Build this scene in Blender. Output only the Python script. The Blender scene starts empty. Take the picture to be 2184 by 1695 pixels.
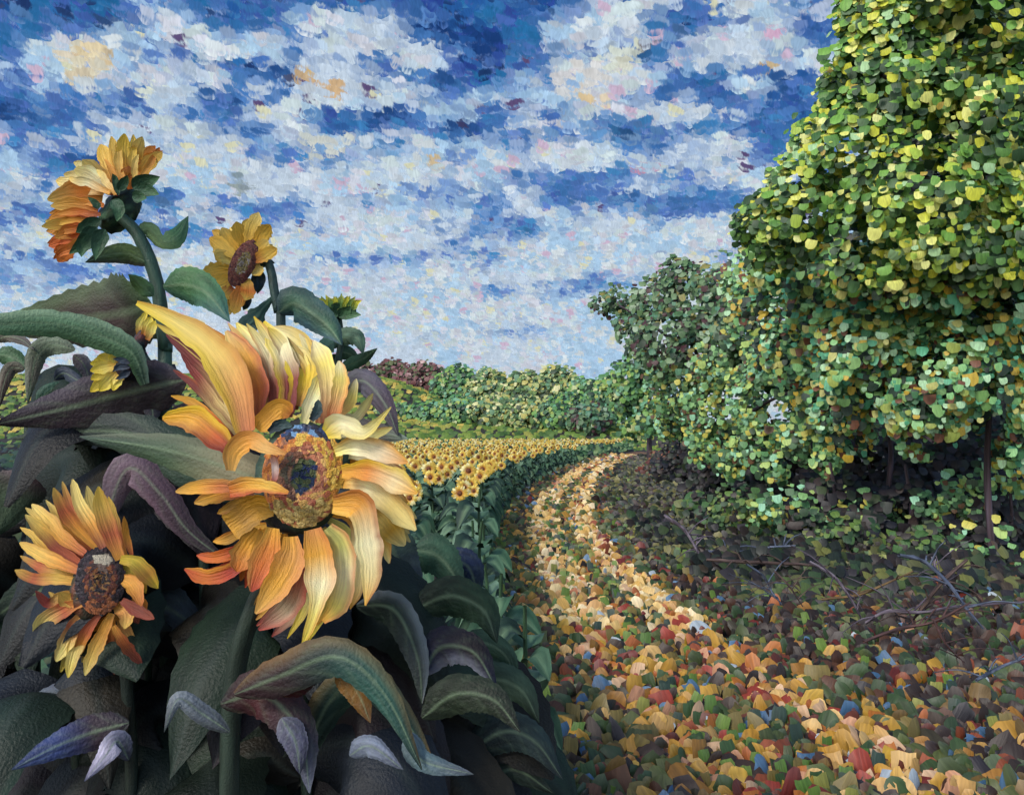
import bpy, math
import numpy as np
from mathutils import Vector

# ------------------------------------------------------------------ camera, sky light, sun, exposure
F = 1715.0; CX = 1092.0; HY = 915.0; CAMZ = 1.7        # focal length, centre and eye height of the view
S = bpy.context.scene
COLL = S.collection
cam_d = bpy.data.cameras.new('camera'); cam = bpy.data.objects.new('camera', cam_d); COLL.objects.link(cam)
cam.location = (0, 0, CAMZ); cam.rotation_euler = (math.radians(90), 0, 0)
cam_d.sensor_width = 36; cam_d.lens = 36 * F / 2184
cam_d.shift_y = (HY - 847) / 2184
cam_d.clip_start = 0.05; cam_d.clip_end = 5000
S.camera = cam
SUN_DIR = Vector((0.50, 0.62, -0.58)).normalized()
sun_d = bpy.data.lights.new('sun', 'SUN'); sun = bpy.data.objects.new('sun', sun_d); COLL.objects.link(sun)
sun_d.energy = 1.5; sun_d.angle = math.radians(14); sun_d.color = (1.0, 0.95, 0.86)
sun.rotation_euler = SUN_DIR.to_track_quat('-Z', 'Y').to_euler()
W = bpy.data.worlds.new('World'); S.world = W; W.use_nodes = True
wn = W.node_tree.nodes; wn.clear()
wo = wn.new('ShaderNodeOutputWorld'); wb = wn.new('ShaderNodeBackground'); ws = wn.new('ShaderNodeTexSky')
ws.sky_type = 'NISHITA'; ws.sun_disc = False
ws.sun_elevation = math.asin(-SUN_DIR.z); ws.sun_rotation = math.atan2(-SUN_DIR.x, -SUN_DIR.y)
wb.inputs[1].default_value = 0.13
W.node_tree.links.new(ws.outputs[0], wb.inputs[0]); W.node_tree.links.new(wb.outputs[0], wo.inputs[0])
S.view_settings.view_transform = 'Standard'; S.view_settings.look = 'None'
S.view_settings.exposure = 0.65; S.view_settings.gamma = 1.0
S.cycles.max_bounces = 4; S.cycles.transparent_max_bounces = 40; S.cycles.diffuse_bounces = 2; S.cycles.glossy_bounces = 2

# ------------------------------------------------------------------ helpers
rng = np.random.default_rng(7)
def C(r, g, b):
    c = np.array([r, g, b], float) / 255
    return np.where(c <= 0.04045, c / 12.92, ((c + 0.055) / 1.055) ** 2.4)
def P(x, y, d):
    return np.array([(x - CX) / F * d, d, CAMZ + (HY - y) / F * d])
def nrm(v):
    v = np.asarray(v, float)
    return v / np.maximum(np.linalg.norm(v, axis=-1, keepdims=True), 1e-9)
def smooth(a, b, x):
    t = np.clip((np.asarray(x, float) - a) / (b - a), 0, 1); return t * t * (3 - 2 * t)
def h3(i, j, k, s):
    n = (i * 374761393 + j * 668265263 + k * 2147483647 + s * 974634777) & 0xffffffff
    n = ((n ^ (n >> 13)) * 1274126177) & 0xffffffff
    return ((n ^ (n >> 16)) & 0xffff) / 65535.0
def vnoise(p, s=0):
    p = np.asarray(p, float); i = np.floor(p).astype(np.int64); f = p - i; f = f * f * (3 - 2 * f)
    r = 0
    for a in (0, 1):
        for b in (0, 1):
            for c in (0, 1):
                w = (f[..., 0] if a else 1 - f[..., 0]) * (f[..., 1] if b else 1 - f[..., 1]) * (f[..., 2] if c else 1 - f[..., 2])
                r = r + w * h3(i[..., 0] + a, i[..., 1] + b, i[..., 2] + c, s)
    return r
def crom(pts, n):
    p = np.asarray(pts, float); k = len(p)
    if k == 2: p = np.array([p[0], (p[0] + p[1]) / 2, p[1]]); k = 3
    q = np.vstack([2 * p[0] - p[1], p, 2 * p[-1] - p[-2]])
    t = np.linspace(0, k - 1, n); i = np.minimum(t.astype(int), k - 2); u = (t - i)[:, None]
    a, b, c, d = q[i], q[i + 1], q[i + 2], q[i + 3]
    return 0.5 * (2 * b + (c - a) * u + (2 * a - 5 * b + 4 * c - d) * u ** 2 + (3 * b - a - 3 * c + d) * u ** 3)

class MB:
    """collects vertices, faces, colours and uvs of one mesh"""
    def __init__(s): s.v = []; s.f = []; s.c = []; s.uv = []; s.n = 0
    def add(s, v, f, c, uv):
        v = np.asarray(v, float); s.v.append(v); s.c.append(np.broadcast_to(c, (len(v), 3))); s.uv.append(uv)
        s.f.append(np.asarray(f, np.int64) + s.n); s.n += len(v)
    def tube(s, pts, rad, col, n=8, seg=None, jit=0.0):
        pts = np.asarray(pts, float); seg = seg or max(4, len(pts) * 4)
        p = crom(pts, seg); r = np.interp(np.linspace(0, 1, seg), np.linspace(0, 1, np.size(rad)), np.atleast_1d(rad)) if np.size(rad) > 1 else np.full(seg, rad)
        T = nrm(np.gradient(p, axis=0)); ref = np.array([0.3, -1, 0.2]); A = nrm(np.cross(T, ref)); B = np.cross(T, A)
        a = np.linspace(0, 2 * np.pi, n, endpoint=False)
        rr = r[:, None] * (1 + jit * (rng.random((seg, n)) - 0.5))
        v = p[:, None] + rr[..., None] * (np.cos(a)[None, :, None] * A[:, None] + np.sin(a)[None, :, None] * B[:, None])
        v = v.reshape(-1, 3); f = []
        for i in range(seg - 1):
            for j in range(n):
                k = (j + 1) % n; f.append((i * n + j, i * n + k, (i + 1) * n + k, (i + 1) * n + j))
        u = np.stack([np.tile(np.arange(n) / n, seg), np.repeat(np.arange(seg) / seg * 3, n)], 1) + rng.random(2) * 20
        col = np.asarray(col, float)
        if col.ndim == 2: col = col[rng.integers(0, len(col), len(v))]
        else: col = col * (0.75 + 0.5 * rng.random((len(v), 1)))
        s.add(v, f, col, u); return s
    def ell(s, c, rad, axis_z, col, n=18, m=10, jit=0.05):
        """lumpy ellipsoid, long axis along axis_z"""
        z = nrm(axis_z); x = nrm(np.cross(z, [0.2, 0.3, 0.9])); y = np.cross(z, x)
        th = np.linspace(0.02, np.pi - 0.02, m); ph = np.linspace(0, 2 * np.pi, n, endpoint=False)
        TH, PH = np.meshgrid(th, ph, indexing='ij'); q = 1 + jit * (rng.random(TH.shape) - 0.5) * 2
        v = np.asarray(c) + (rad[0] * q * np.sin(TH) * np.cos(PH))[..., None] * x + (rad[1] * q * np.sin(TH) * np.sin(PH))[..., None] * y + (rad[2] * q * np.cos(TH))[..., None] * z
        f = [(i * n + j, i * n + (j + 1) % n, (i + 1) * n + (j + 1) % n, (i + 1) * n + j) for i in range(m - 1) for j in range(n)]
        col = np.asarray(col, float); col = col[rng.integers(0, len(col), m * n)] if col.ndim == 2 else col
        s.add(v.reshape(-1, 3), f, col, np.stack([PH.ravel(), TH.ravel()], 1)); return s
    def dabs(s, ctr, nor, up, w, h, col, rows='leaf', bend=0.12, tip=None, lo=False):
        """one short curved brush-stroke-like leaf per centre"""
        N = len(ctr)
        if N == 0: return s
        nor = nrm(nor); rt = nrm(np.cross(up, nor)); upv = np.cross(nor, rt)
        K = np.array([-1, 0, 1.0]) if lo else np.array([-1, -.36, .36, 1.0]); G = len(K); V = G * G
        if rows == 'leaf': hw = [.45, .50, .48, .34]; yy = [.48, .20, -.18, -.40]; dip = [.0, 0, -.05, -.16]
        elif rows == 'sky': hw = [.46, .50, .48, .34]; yy = [.5, .2, -.15, -.42]; dip = [-.04, -.04, -.08, -.15]
        else: hw = [.10, .38, .48, .30]; yy = [.60, .22, -.18, -.46]; dip = [.05, 0, 0, -.06]
        if lo: hw = [hw[0], hw[1], hw[3]]; yy = [yy[0], .03, yy[3]]; dip = [dip[0], 0, dip[3]]
        tx = np.concatenate([K * q for q in hw]); ty = np.concatenate([y_ + d_ * (np.abs(K) < .5) for y_, d_ in zip(yy, dip)])
        tz = bend * (-(tx * 2) ** 2 * 0.6 - (ty * 1.4) ** 2)
        X = tx[None] + (rng.random((N, V)) - .5) * .12; Y = ty[None] + (rng.random((N, V)) - .5) * .12
        w = np.broadcast_to(w, (N,)); h = np.broadcast_to(h, (N,))
        v = ctr[:, None] + (X * w[:, None])[..., None] * rt[:, None] + (Y * h[:, None])[..., None] * upv[:, None] + (tz[None] * w[:, None])[..., None] * nor[:, None]
        q = np.array([(r_ * G + c_, r_ * G + G + c_, r_ * G + G + 1 + c_, r_ * G + 1 + c_) for r_ in range(G - 1) for c_ in range(G - 1)])
        f = (np.arange(N) * V)[:, None, None] + q[None]
        cc = np.repeat(col[:, None], V, 1) * (0.92 + 0.16 * rng.random((N, V, 1)))
        if tip is not None:
            k = (rng.random((N, 1, 1)) < 0.5) * tip * (ty[None, :, None] < -.3)
            cc = cc * (1 - k) + k * np.minimum(cc * 1.5 + .12, 1.0)
        uv = np.stack([tx[None] + .5 + rng.random((N, 1)) * 40, ty[None] + .5 + rng.random((N, 1)) * 40], -1)
        if rows == 'sky':
            ins = np.zeros((G, G)); ins[1:-1, 1:-1] = 1; ins[-1, 1:-1] = .6; ins[2, :] = .3; s.al = s.__dict__.get('al', []) + [np.tile(ins.ravel(), N)]
        s.add(v.reshape(-1, 3), f.reshape(-1, 4), cc.reshape(-1, 3), uv.reshape(-1, 2)); return s
    def blade(s, pts, width, cols, prof='petal', hint=None, cup=0.25, n=22, m=9, serr=0.0, edge=None, streak=0.35, wave=0.0, rib=None):
        """petal or leaf: spine points (world), full width, colours base to tip"""
        p = crom(pts, n); t = np.linspace(0, 1, n); T = nrm(np.gradient(p, axis=0))
        N0 = nrm(np.array([0, 0, CAMZ]) - p) if hint is None else np.broadcast_to(nrm(hint), p.shape)
        side = nrm(np.cross(T, N0)); nn = np.cross(side, T)
        if prof == 'petal': w = np.interp(t, [0, .12, .35, .6, .8, .92, 1], [.5, .66, .95, 1, .78, .46, .10])
        elif prof == 'leaf': w = np.interp(t, [0, .06, .18, .35, .6, .8, .93, 1], [.12, .5, .9, 1, .82, .5, .2, .03])
        elif prof == 'stroke': w = np.interp(t, [0, .1, .5, .9, 1], [.4, .85, 1, .8, .4])
        else: w = np.interp(t, np.linspace(0, 1, len(prof)), prof)
        k = np.linspace(-1, 1, m)
        sr = 1 + serr * (((t * n / 2.0) % 1.0) - .5)
        ph = rng.random() * 6
        rag = np.convolve(rng.random(n + 2), np.ones(3) / 3, 'valid')[:, None] - .5
        hw = 0.5 * width * w[:, None] * (1 + (np.abs(k) > .95)[None] * (sr[:, None] - 1)) * (1 + (.5 if prof in ('petal',) or isinstance(prof, list) else .15) * rag * (t[:, None] > .1))
        v = p[:, None] + (hw * k)[..., None] * side[:, None] + (cup * hw * k ** 2 * (1 if rib is None else 1))[..., None] * nn[:, None] \
            + (wave * width * np.sin(t * 9 + ph)[:, None] * k ** 2 * np.sign(k))[..., None] * nn[:, None]
        cs = np.asarray(cols, float); c = np.stack([np.interp(t, np.linspace(0, 1, len(cs)), cs[:, i]) for i in range(3)], -1)
        st = 1 + streak * (rng.random((1, m, 1)) - .5) * 2 * (.6 + .4 * np.sin(t * 5 + ph)[:, None, None])
        c = c[:, None] * st * (1 + .12 * (rng.random((n, m, 1)) - .5))
        if edge is not None:
            for ec, sd, amt in edge:
                a = np.clip((k * sd - .25) / .6, 0, 1)[None, :, None] * amt * (.7 + .3 * rng.random((n, 1, 1)))
                c = c * (1 - a) + np.asarray(ec) * a
        if rib is not None:
            a = (np.abs(k) < .08)[None, :, None] * .42 + (np.clip(1 - np.abs(((t[:, None] * 5.3 - np.abs(k) * 1.1) % 1) - .5) * 5, 0, 1) * .16 * (.3 + .7 * rng.random((n, 1))))[..., None]
            c = c * (1 - a) + np.asarray(rib) * a
        f = [(i * m + j, i * m + j + 1, (i + 1) * m + j + 1, (i + 1) * m + j) for i in range(n - 1) for j in range(m - 1)]
        uv = np.stack(np.broadcast_arrays(k[None] * .5 + .5, t[:, None] * 1.0), -1).reshape(-1, 2) + rng.random(2) * 40
        s.add(v.reshape(-1, 3), f, np.clip(c, 0, 1).reshape(-1, 3), uv); return s
    def build(s, name, mat, parent=None, smooth_=True):
        v = np.vstack(s.v); c = np.vstack(s.c); uv = np.vstack(s.uv); f = np.vstack(s.f)
        org = np.zeros(3)
        r = parent
        while r is not None and r.parent is not None: r = r.parent
        if r is not None: org = np.array(r.location)
        me = bpy.data.meshes.new(name); me.vertices.add(len(v)); me.vertices.foreach_set('co', (v - org).astype(np.float32).ravel())
        me.loops.add(len(f) * 4); me.loops.foreach_set('vertex_index', f.astype(np.int32).ravel())
        me.polygons.add(len(f)); me.polygons.foreach_set('loop_start', np.arange(len(f), dtype=np.int32) * 4)
        me.polygons.foreach_set('use_smooth', np.full(len(f), smooth_))
        a = me.color_attributes.new('Col', 'FLOAT_COLOR', 'POINT'); a.data.foreach_set('color', np.hstack([np.clip(c, 0, 1), np.concatenate(s.al)[:, None] if hasattr(s, 'al') else np.ones((len(c), 1))]).astype(np.float32).ravel())
        u = me.uv_layers.new(name='UVMap'); u.data.foreach_set('uv', uv[f.ravel()].astype(np.float32).ravel())
        me.update(calc_edges=True); me.validate()
        me.materials.append(mat)
        o = bpy.data.objects.new(name, me); COLL.objects.link(o)
        if parent is not None: o.parent = parent
        return o

def tag(o, label=None, cat=None, group=None, kind=None):
    if label: o['label'] = label
    if cat: o['category'] = cat
    if group: o['group'] = group
    if kind: o['kind'] = kind
    return o
def thing(name, loc, label, cat, group=None):
    o = bpy.data.objects.new(name, None); COLL.objects.link(o); o.location = loc; o.empty_display_size = .2
    return tag(o, label, cat, group)

# ------------------------------------------------------------------ materials
def newmat(name):
    m = bpy.data.materials.new(name); m.use_nodes = True; n = m.node_tree.nodes; n.clear(); return m, n, m.node_tree.links
def streaks(n, l, sx, sy):
    uv = n.new('ShaderNodeUVMap'); mp = n.new('ShaderNodeMapping'); mp.inputs['Scale'].default_value = (sx, sy, 1)
    t = n.new('ShaderNodeTexNoise'); t.inputs['Scale'].default_value = 1.0; t.inputs['Detail'].default_value = 3
    l.new(uv.outputs[0], mp.inputs[0]); l.new(mp.outputs[0], t.inputs[0]); return t
def paintmat(name, rough, sx, sy, lo, hi, bump, trans=0.0, spec=0.4, grain=0.0, gscale=300):
    m, n, l = newmat(name); out = n.new('ShaderNodeOutputMaterial'); b = n.new('ShaderNodeBsdfPrincipled')
    at = n.new('ShaderNodeVertexColor'); at.layer_name = 'Col'; t = streaks(n, l, sx, sy)
    r = n.new('ShaderNodeMapRange'); r.inputs[1].default_value = .3; r.inputs[2].default_value = .7; r.inputs[3].default_value = lo; r.inputs[4].default_value = hi
    l.new(t.outputs[0], r.inputs[0])
    mx = n.new('ShaderNodeVectorMath'); mx.operation = 'SCALE'; l.new(at.outputs[0], mx.inputs[0]); l.new(r.outputs[0], mx.inputs['Scale'])
    l.new(mx.outputs[0], b.inputs['Base Color']); b.inputs['Roughness'].default_value = rough; b.inputs['Specular IOR Level'].default_value = spec
    bp = n.new('ShaderNodeBump'); bp.inputs['Strength'].default_value = bump; bp.inputs['Distance'].default_value = .01
    l.new(t.outputs[0], bp.inputs['Height'])
    last = bp
    if grain:
        tc = n.new('ShaderNodeTexCoord'); g = n.new('ShaderNodeTexNoise'); g.inputs['Scale'].default_value = gscale; g.inputs['Detail'].default_value = 2
        l.new(tc.outputs['Object'], g.inputs[0]); b2 = n.new('ShaderNodeBump'); b2.inputs['Strength'].default_value = grain; b2.inputs['Distance'].default_value = .004
        l.new(g.outputs[0], b2.inputs['Height']); l.new(bp.outputs[0], b2.inputs['Normal']); last = b2
    l.new(last.outputs[0], b.inputs['Normal'])
    if trans:
        tr = n.new('ShaderNodeBsdfTranslucent'); l.new(mx.outputs[0], tr.inputs[0]); ms = n.new('ShaderNodeMixShader'); ms.inputs[0].default_value = trans
        l.new(b.outputs[0], ms.inputs[1]); l.new(tr.outputs[0], ms.inputs[2]); l.new(ms.outputs[0], out.inputs[0])
    else: l.new(b.outputs[0], out.inputs[0])
    return m
M_CROWN = paintmat('tree_leaf', .5, 7, 1.1, .75, 1.22, .35, trans=.15)
M_PETAL = paintmat('petal', .5, 9, 1.5, .84, 1.2, .4, trans=.25, grain=.35, gscale=420)
M_LEAF = paintmat('sunflower_leaf', .5, 5, 3.0, .72, 1.28, .22, spec=.2, grain=.55, gscale=170)
M_STEM = paintmat('stem', .5, 5, 2, .7, 1.3, .4, grain=.4)
M_DISC = paintmat('disc', .5, 4, 4, .7, 1.3, .6, grain=.6, gscale=200)
M_BARK = paintmat('bark', .8, 6, 1.5, .6, 1.4, .8)
M_LITTER = paintmat('dry_leaf', .5, 7, 1.1, .75, 1.25, .35)
def skymat():   # cloud light; each stroke thins out to nothing along a streaky edge
    m, n, l = newmat('sky_light'); out = n.new('ShaderNodeOutputMaterial'); e = n.new('ShaderNodeEmission')
    at = n.new('ShaderNodeVertexColor'); at.layer_name = 'Col'; t = streaks(n, l, 9, 1.3)
    r = n.new('ShaderNodeMapRange'); r.inputs[1].default_value = .3; r.inputs[2].default_value = .7; r.inputs[3].default_value = .86 * SKY_K; r.inputs[4].default_value = 1.12 * SKY_K
    l.new(t.outputs[0], r.inputs[0]); l.new(at.outputs[0], e.inputs[0]); l.new(r.outputs[0], e.inputs[1])
    ad = n.new('ShaderNodeMath'); ad.operation = 'ADD'; l.new(at.outputs[1], ad.inputs[0]); l.new(t.outputs[0], ad.inputs[1])
    a = n.new('ShaderNodeMapRange'); a.interpolation_type = 'SMOOTHSTEP'; a.inputs[1].default_value = .62; a.inputs[2].default_value = 1.12; l.new(ad.outputs[0], a.inputs[0])
    tr = n.new('ShaderNodeBsdfTransparent'); mx = n.new('ShaderNodeMixShader'); l.new(a.outputs[0], mx.inputs[0]); l.new(tr.outputs[0], mx.inputs[1]); l.new(e.outputs[0], mx.inputs[2]); l.new(mx.outputs[0], out.inputs[0]); return m
SKY_K = .64
M_SKY = skymat()
def groundmat(name, cols, scale):
    m, n, l = newmat(name); out = n.new('ShaderNodeOutputMaterial'); b = n.new('ShaderNodeBsdfPrincipled'); tc = n.new('ShaderNodeTexCoord')
    t = n.new('ShaderNodeTexNoise'); t.inputs['Scale'].default_value = scale; t.inputs['Detail'].default_value = 6; t.inputs['Roughness'].default_value = .7
    l.new(tc.outputs['Object'], t.inputs[0]); r = n.new('ShaderNodeValToRGB'); cr = r.color_ramp
    while len(cr.elements) < len(cols): cr.elements.new(.5)
    for i, c in enumerate(cols): cr.elements[i].position = .3 + .4 * i / (len(cols) - 1); cr.elements[i].color = (*c, 1)
    l.new(t.outputs[0], r.inputs[0]); l.new(r.outputs[0], b.inputs['Base Color']); b.inputs['Roughness'].default_value = .9
    bp = n.new('ShaderNodeBump'); bp.inputs['Strength'].default_value = .6; bp.inputs['Distance'].default_value = .03; l.new(t.outputs[0], bp.inputs['Height']); l.new(bp.outputs[0], b.inputs['Normal'])
    l.new(b.outputs[0], out.inputs[0]); return m
M_SOIL = groundmat('soil', [C(26, 23, 22), C(42, 34, 28), C(48, 50, 32)], 3.0)
M_PATH = groundmat('path_earth', [C(60, 38, 26), C(110, 74, 42), C(160, 120, 78)], 4.0)

# ------------------------------------------------------------------ sky: dome section of painted strokes of cloud and blue
def sky_cloud(x, y):
    base = np.interp(y, [-400, 0, 200, 420, 560, 700, 820, 930], [.26, .33, .44, .51, .68, .84, .95, 1.0])
    n1 = vnoise(np.stack([x / 190, y / np.interp(y, [-400, 0, 900], [70, 58, 34]), x * 0], -1), 1) - .5
    n2 = vnoise(np.stack([x / 70, y / 34, x * 0 + 5], -1), 2) - .5
    c = base + n1 * np.interp(y, [450, 620], [.75, .32]) + n2 * .5
    for (a, b, rx, ry, v) in SKY_PATCH:
        g = np.exp(-(((x - a) / rx) ** 2 + ((y - b) / ry) ** 2) * 1.1)
        c = c * (1 - g * .85) + (v + n2 * .35) * g * .85
    return c
SKY_PATCH = [ # centre, radii, cloudiness
 (1020,75,75,75,.05),(540,12,90,22,.1),(540,140,65,26,.0),(790,127,52,18,.05),(970,188,54,32,.08),(400,242,105,36,.12),(25,100,28,28,.05),(40,190,52,58,.12),(100,45,28,22,.2),(205,52,20,18,.2),(605,70,24,24,.1),
 (500,288,62,18,.25),(50,295,60,42,.22),(447,342,22,12,.15),(637,328,60,16,.3),(815,260,72,20,.18),(995,277,95,22,.15),(770,430,30,18,.3),(670,490,34,16,.35),(300,20,60,26,.45),(170,215,60,30,.25),(860,25,60,30,.25),
 (1122,62,40,26,.1),(1747,60,66,36,.08),(1345,112,64,16,.1),(1115,140,30,18,.12),(1462,180,56,18,.15),(1725,165,50,18,.2),(1255,272,108,36,.15),(1655,262,88,58,.12),(1430,288,46,16,.2),(1387,330,34,16,.25),(1232,415,96,24,.2),(1530,420,95,32,.3),(1677,300,44,34,.15),(1120,205,40,30,.2),(1180,110,50,20,.3),
 (1640,345,60,30,.2),(1100,300,60,18,.25),(900,300,70,16,.3),
 (175,105,120,50,.95),(370,62,72,28,.72),(540,90,95,28,.88),(725,42,98,26,.92),(810,98,130,22,.85),(895,130,78,20,.85),(455,158,46,14,.85),(700,178,98,34,.95),(372,202,56,28,.95),(225,162,102,36,.88),(560,190,52,20,.72),(620,228,82,18,.9),(960,243,66,15,.95),
 (1055,202,38,12,.85),(285,282,175,36,.9),(625,275,52,26,.85),(395,340,48,22,.85),(50,385,54,36,.82),(860,350,118,28,.92),(690,392,142,34,.85),(1020,372,72,46,.88),(540,350,60,26,.8),
 (1277,45,98,30,.85),(1345,85,52,24,.85),(1572,80,98,36,.88),(1290,158,132,28,.95),(1262,212,62,26,.95),(1440,240,108,38,.9),(1667,135,120,18,.85),(1600,184,62,18,.85),(1167,265,72,14,.9),(1572,302,64,18,.8),(1222,334,132,34,.92),(1590,370,120,30,.88),
 (1350,398,60,16,.7),(1180,452,46,14,.85),(1400,512,175,46,.88),(1167,525,78,24,.85),(1240,240,60,14,.7),
 (20,520,110,60,.5),(130,560,100,46,.5),(420,440,70,50,.6),(900,440,110,28,.5),(1050,470,80,26,.55),(1580,555,70,34,.5),(870,575,60,22,.5),(1050,560,70,24,.6),(60,640,90,30,.65)]
def build_sky():
    mb = MB(); R = 900.0
    # backing surface
    az = np.radians(np.linspace(-62, 62, 60)); el = np.radians(np.linspace(-4, 52, 30)); A, E = np.meshgrid(az, el)
    v = np.stack([np.sin(A) * np.cos(E), np.cos(A) * np.cos(E), np.sin(E)], -1) * (R + 12) + np.array([0, 0, CAMZ])
    xs = CX + np.tan(A) * F; ys = HY - np.tan(E) / np.cos(A) * F
    g = np.clip(sky_cloud(np.clip(xs, -3000, 5000), ys), 0, 1)[..., None]
    col = C(70, 112, 180) * (1 - g) + C(185, 203, 228) * g
    f = [(i * 60 + j, i * 60 + j + 1, (i + 1) * 60 + j + 1, (i + 1) * 60 + j) for i in range(29) for j in range(59)]
    mb.add(v.reshape(-1, 3), f, col.reshape(-1, 3), np.stack([A.ravel() * 5, E.ravel() * 5], 1)); mb.al = [np.ones(v.size // 3)]
    X = []; Y = []; Z = []
    y = -420.0
    while y < 930:
        s = np.interp(y, [-420, 0, 250, 450, 600, 900], [40, 34, 30, 22, 17, 13]); st = s * .50
        nx = int(3600 / (s * .5)); X.append(-700 + np.arange(nx) * s * .5 + (rng.random(nx) - .5) * s * .7); Y.append(y + (rng.random(nx) - .5) * s * .8); Z.append(np.full(nx, s)); y += st
    X = np.concatenate(X); Y = np.concatenate(Y); Z = np.concatenate(Z); N = len(X)
    c = np.clip(sky_cloud(X, Y) + (rng.random(N) - .5) * .26, 0, 1)
    deep = np.interp(Y, [-400, 150, 450, 700, 900], [1, .95, .55, .25, .05])
    pal_d = np.array([C(18, 46, 104), C(26, 72, 138), C(42, 62, 148), C(34, 88, 154), C(46, 108, 170), C(24, 36, 82), C(56, 80, 166), C(36, 112, 164)])
    pal_m = np.array([C(74, 132, 198), C(96, 150, 208), C(104, 128, 202), C(70, 150, 200), C(120, 170, 216), C(92, 120, 192)])
    pal_l = np.array([C(190, 206, 224), C(202, 212, 222), C(178, 202, 226), C(200, 216, 216), C(204, 204, 216), C(166, 200, 226), C(212, 220, 222), C(152, 192, 226)])
    k = rng.random(N); d_ = c < .3; l_ = c > .6
    hue = np.clip(vnoise(np.stack([X / 80, Y / 40, X * 0 + 9], -1), 11) * 1.5 - .25 + (rng.random(N) - .5) * .5, 0, .999)
    A_ = pal_d[(hue * 8).astype(int)] * .75 + .25 * pal_d.mean(0); B_ = pal_m[(hue * 6).astype(int)] * .7 + .3 * pal_m.mean(0); L_ = pal_l[(hue * 8).astype(int)] * .7 + .3 * pal_l.mean(0)
    A_ = A_ * deep[:, None] + B_ * (1 - deep[:, None]) * .85; dm = .5 * deep[:, None]; Bd = B_ * (1 - dm) + C(46, 92, 158) * dm
    u1 = np.clip((c - .14) / .24, 0, 1)[:, None]; u2 = np.clip((c - .39) / .24, 0, 1)[:, None]
    col = (A_ * (1 - u1) + Bd * u1) * (1 - u2) + L_ * u2; col *= (.86 + .26 * rng.random((N, 1)))
    # occasional pale yellow, pink, lilac
    a = l_ & (k < .03); col[a] = C(210, 212, 184); a = l_ & (k > .97); col[a] = C(196, 176, 200); a = (Y < 500) & (k > .5) & (k < .51); col[a] = C(92, 78, 120)
    for (ax, ay, r, cc) in [(180,105,36,(206,172,112)),(225,120,26,(208,178,120)),(170,150,30,(214,190,140)),(650,150,22,(204,166,96)),(705,185,30,(206,160,84)),(1240,205,32,(206,160,80)),(1270,215,26,(224,204,164)),(1640,140,28,(200,164,92)),
                            (930,345,18,(200,170,110)),(585,415,14,(206,172,112)),(1380,360,26,(196,130,158)),(1640,70,22,(212,160,190)),(1450,340,14,(206,140,166)),(180,115,50,(220,206,170)),(330,190,40,(214,222,206)),(1330,120,60,(214,218,196)),(1240,170,60,(220,216,210)),(700,310,60,(214,216,200)),
                            (505,390,30,(128,140,140)),(1390,100,16,(70,40,70)),(990,265,14,(60,44,70)),(620,165,12,(50,46,74)),(540,140,16,(28,44,96))]:
        m = ((X - ax) / r) ** 2 + ((Y - ay) / (r * .6)) ** 2 < 1; m &= rng.random(N) < .6; col[m] = col[m] * .25 + .75 * C(*cc) * (.9 + .2 * rng.random((m.sum(), 1)))
    rad = R - rng.random(N) * 10
    dirs = nrm(np.stack([X - CX, np.full(N, F), HY - Y], -1)); ctr = dirs * rad[:, None] + np.array([0, 0, CAMZ])
    scale = rad / (F / dirs[:, 1] * 1.0) * 1.0
    up = np.broadcast_to(np.array([0, 0, 1.0]), (N, 3)) + np.stack([(rng.random(N) - .5) * .8, np.zeros(N), np.zeros(N)], -1)
    mb.dabs(ctr, -dirs, up, Z * scale * (.95 + .75 * rng.random(N)), Z * scale * (.7 + .5 * rng.random(N)), col, rows='sky', bend=.02, tip=.22)
    tag(mb.build('sky', M_SKY), kind='structure')
build_sky()

# ------------------------------------------------------------------ terrain and path
def height(x, y):
    rise = 2.0 * smooth(62, 100, y)
    hill = 8.2 * smooth(5, -26, x) * smooth(82, 132, y)
    return rise + hill
EDGE_D = np.array([0, 3.0, 3.7, 4.2, 5.9, 7.5, 10, 13, 17, 22, 31, 40, 55, 70, 90]); EDGE_X = np.array([.8, .55, .38, .28, .02, -.1, -.2, -.16, .05, .6, 2.0, 3.9, 7.6, 12.0, 19])
def edge(d): return np.interp(d, EDGE_D, EDGE_X)
def pwidth(d): return np.interp(d, [0, 4, 8, 14, 30, 60], [1.7, 1.75, 1.7, 1.6, 1.7, 2.2])
def build_ground():
    xs = np.concatenate([np.linspace(-900, -70, 12), np.linspace(-60, 60, 61), np.linspace(70, 900, 12)]); ys = np.concatenate([np.linspace(-60, 55, 24), np.linspace(60, 180, 50), np.linspace(200, 1000, 12)])
    X, Y = np.meshgrid(xs, ys); n = len(xs)
    v = np.stack([X, Y, height(X, Y)], -1).reshape(-1, 3); mb = MB()
    f = [(i * n + j, i * n + j + 1, (i + 1) * n + j + 1, (i + 1) * n + j) for i in range(len(ys) - 1) for j in range(n - 1)]
    mb.add(v, f, C(60, 50, 40), v[:, :2]); tag(mb.build('ground', M_SOIL), kind='structure')
    d = np.concatenate([np.linspace(-3, 10, 40), np.linspace(10.5, 60, 60)]); k = np.linspace(0, 1, 9)
    e = edge(np.maximum(d, 0))[:, None]; w = pwidth(d)[:, None]
    X = e + w * k[None]; rut = -.03 * (np.exp(-((k - .42) / .1) ** 2) + np.exp(-((k - .84) / .1) ** 2))
    v = np.stack([X, np.repeat(d[:, None], 9, 1), np.repeat((.036 + rut)[None], len(d), 0)], -1).reshape(-1, 3); mb = MB()
    f = [(i * 9 + j, i * 9 + j + 1, (i + 1) * 9 + j + 1, (i + 1) * 9 + j) for i in range(len(d) - 1) for j in range(8)]
    mb.add(v, f, C(120, 80, 50), v[:, :2]); tag(mb.build('path', M_PATH), kind='structure')
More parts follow.
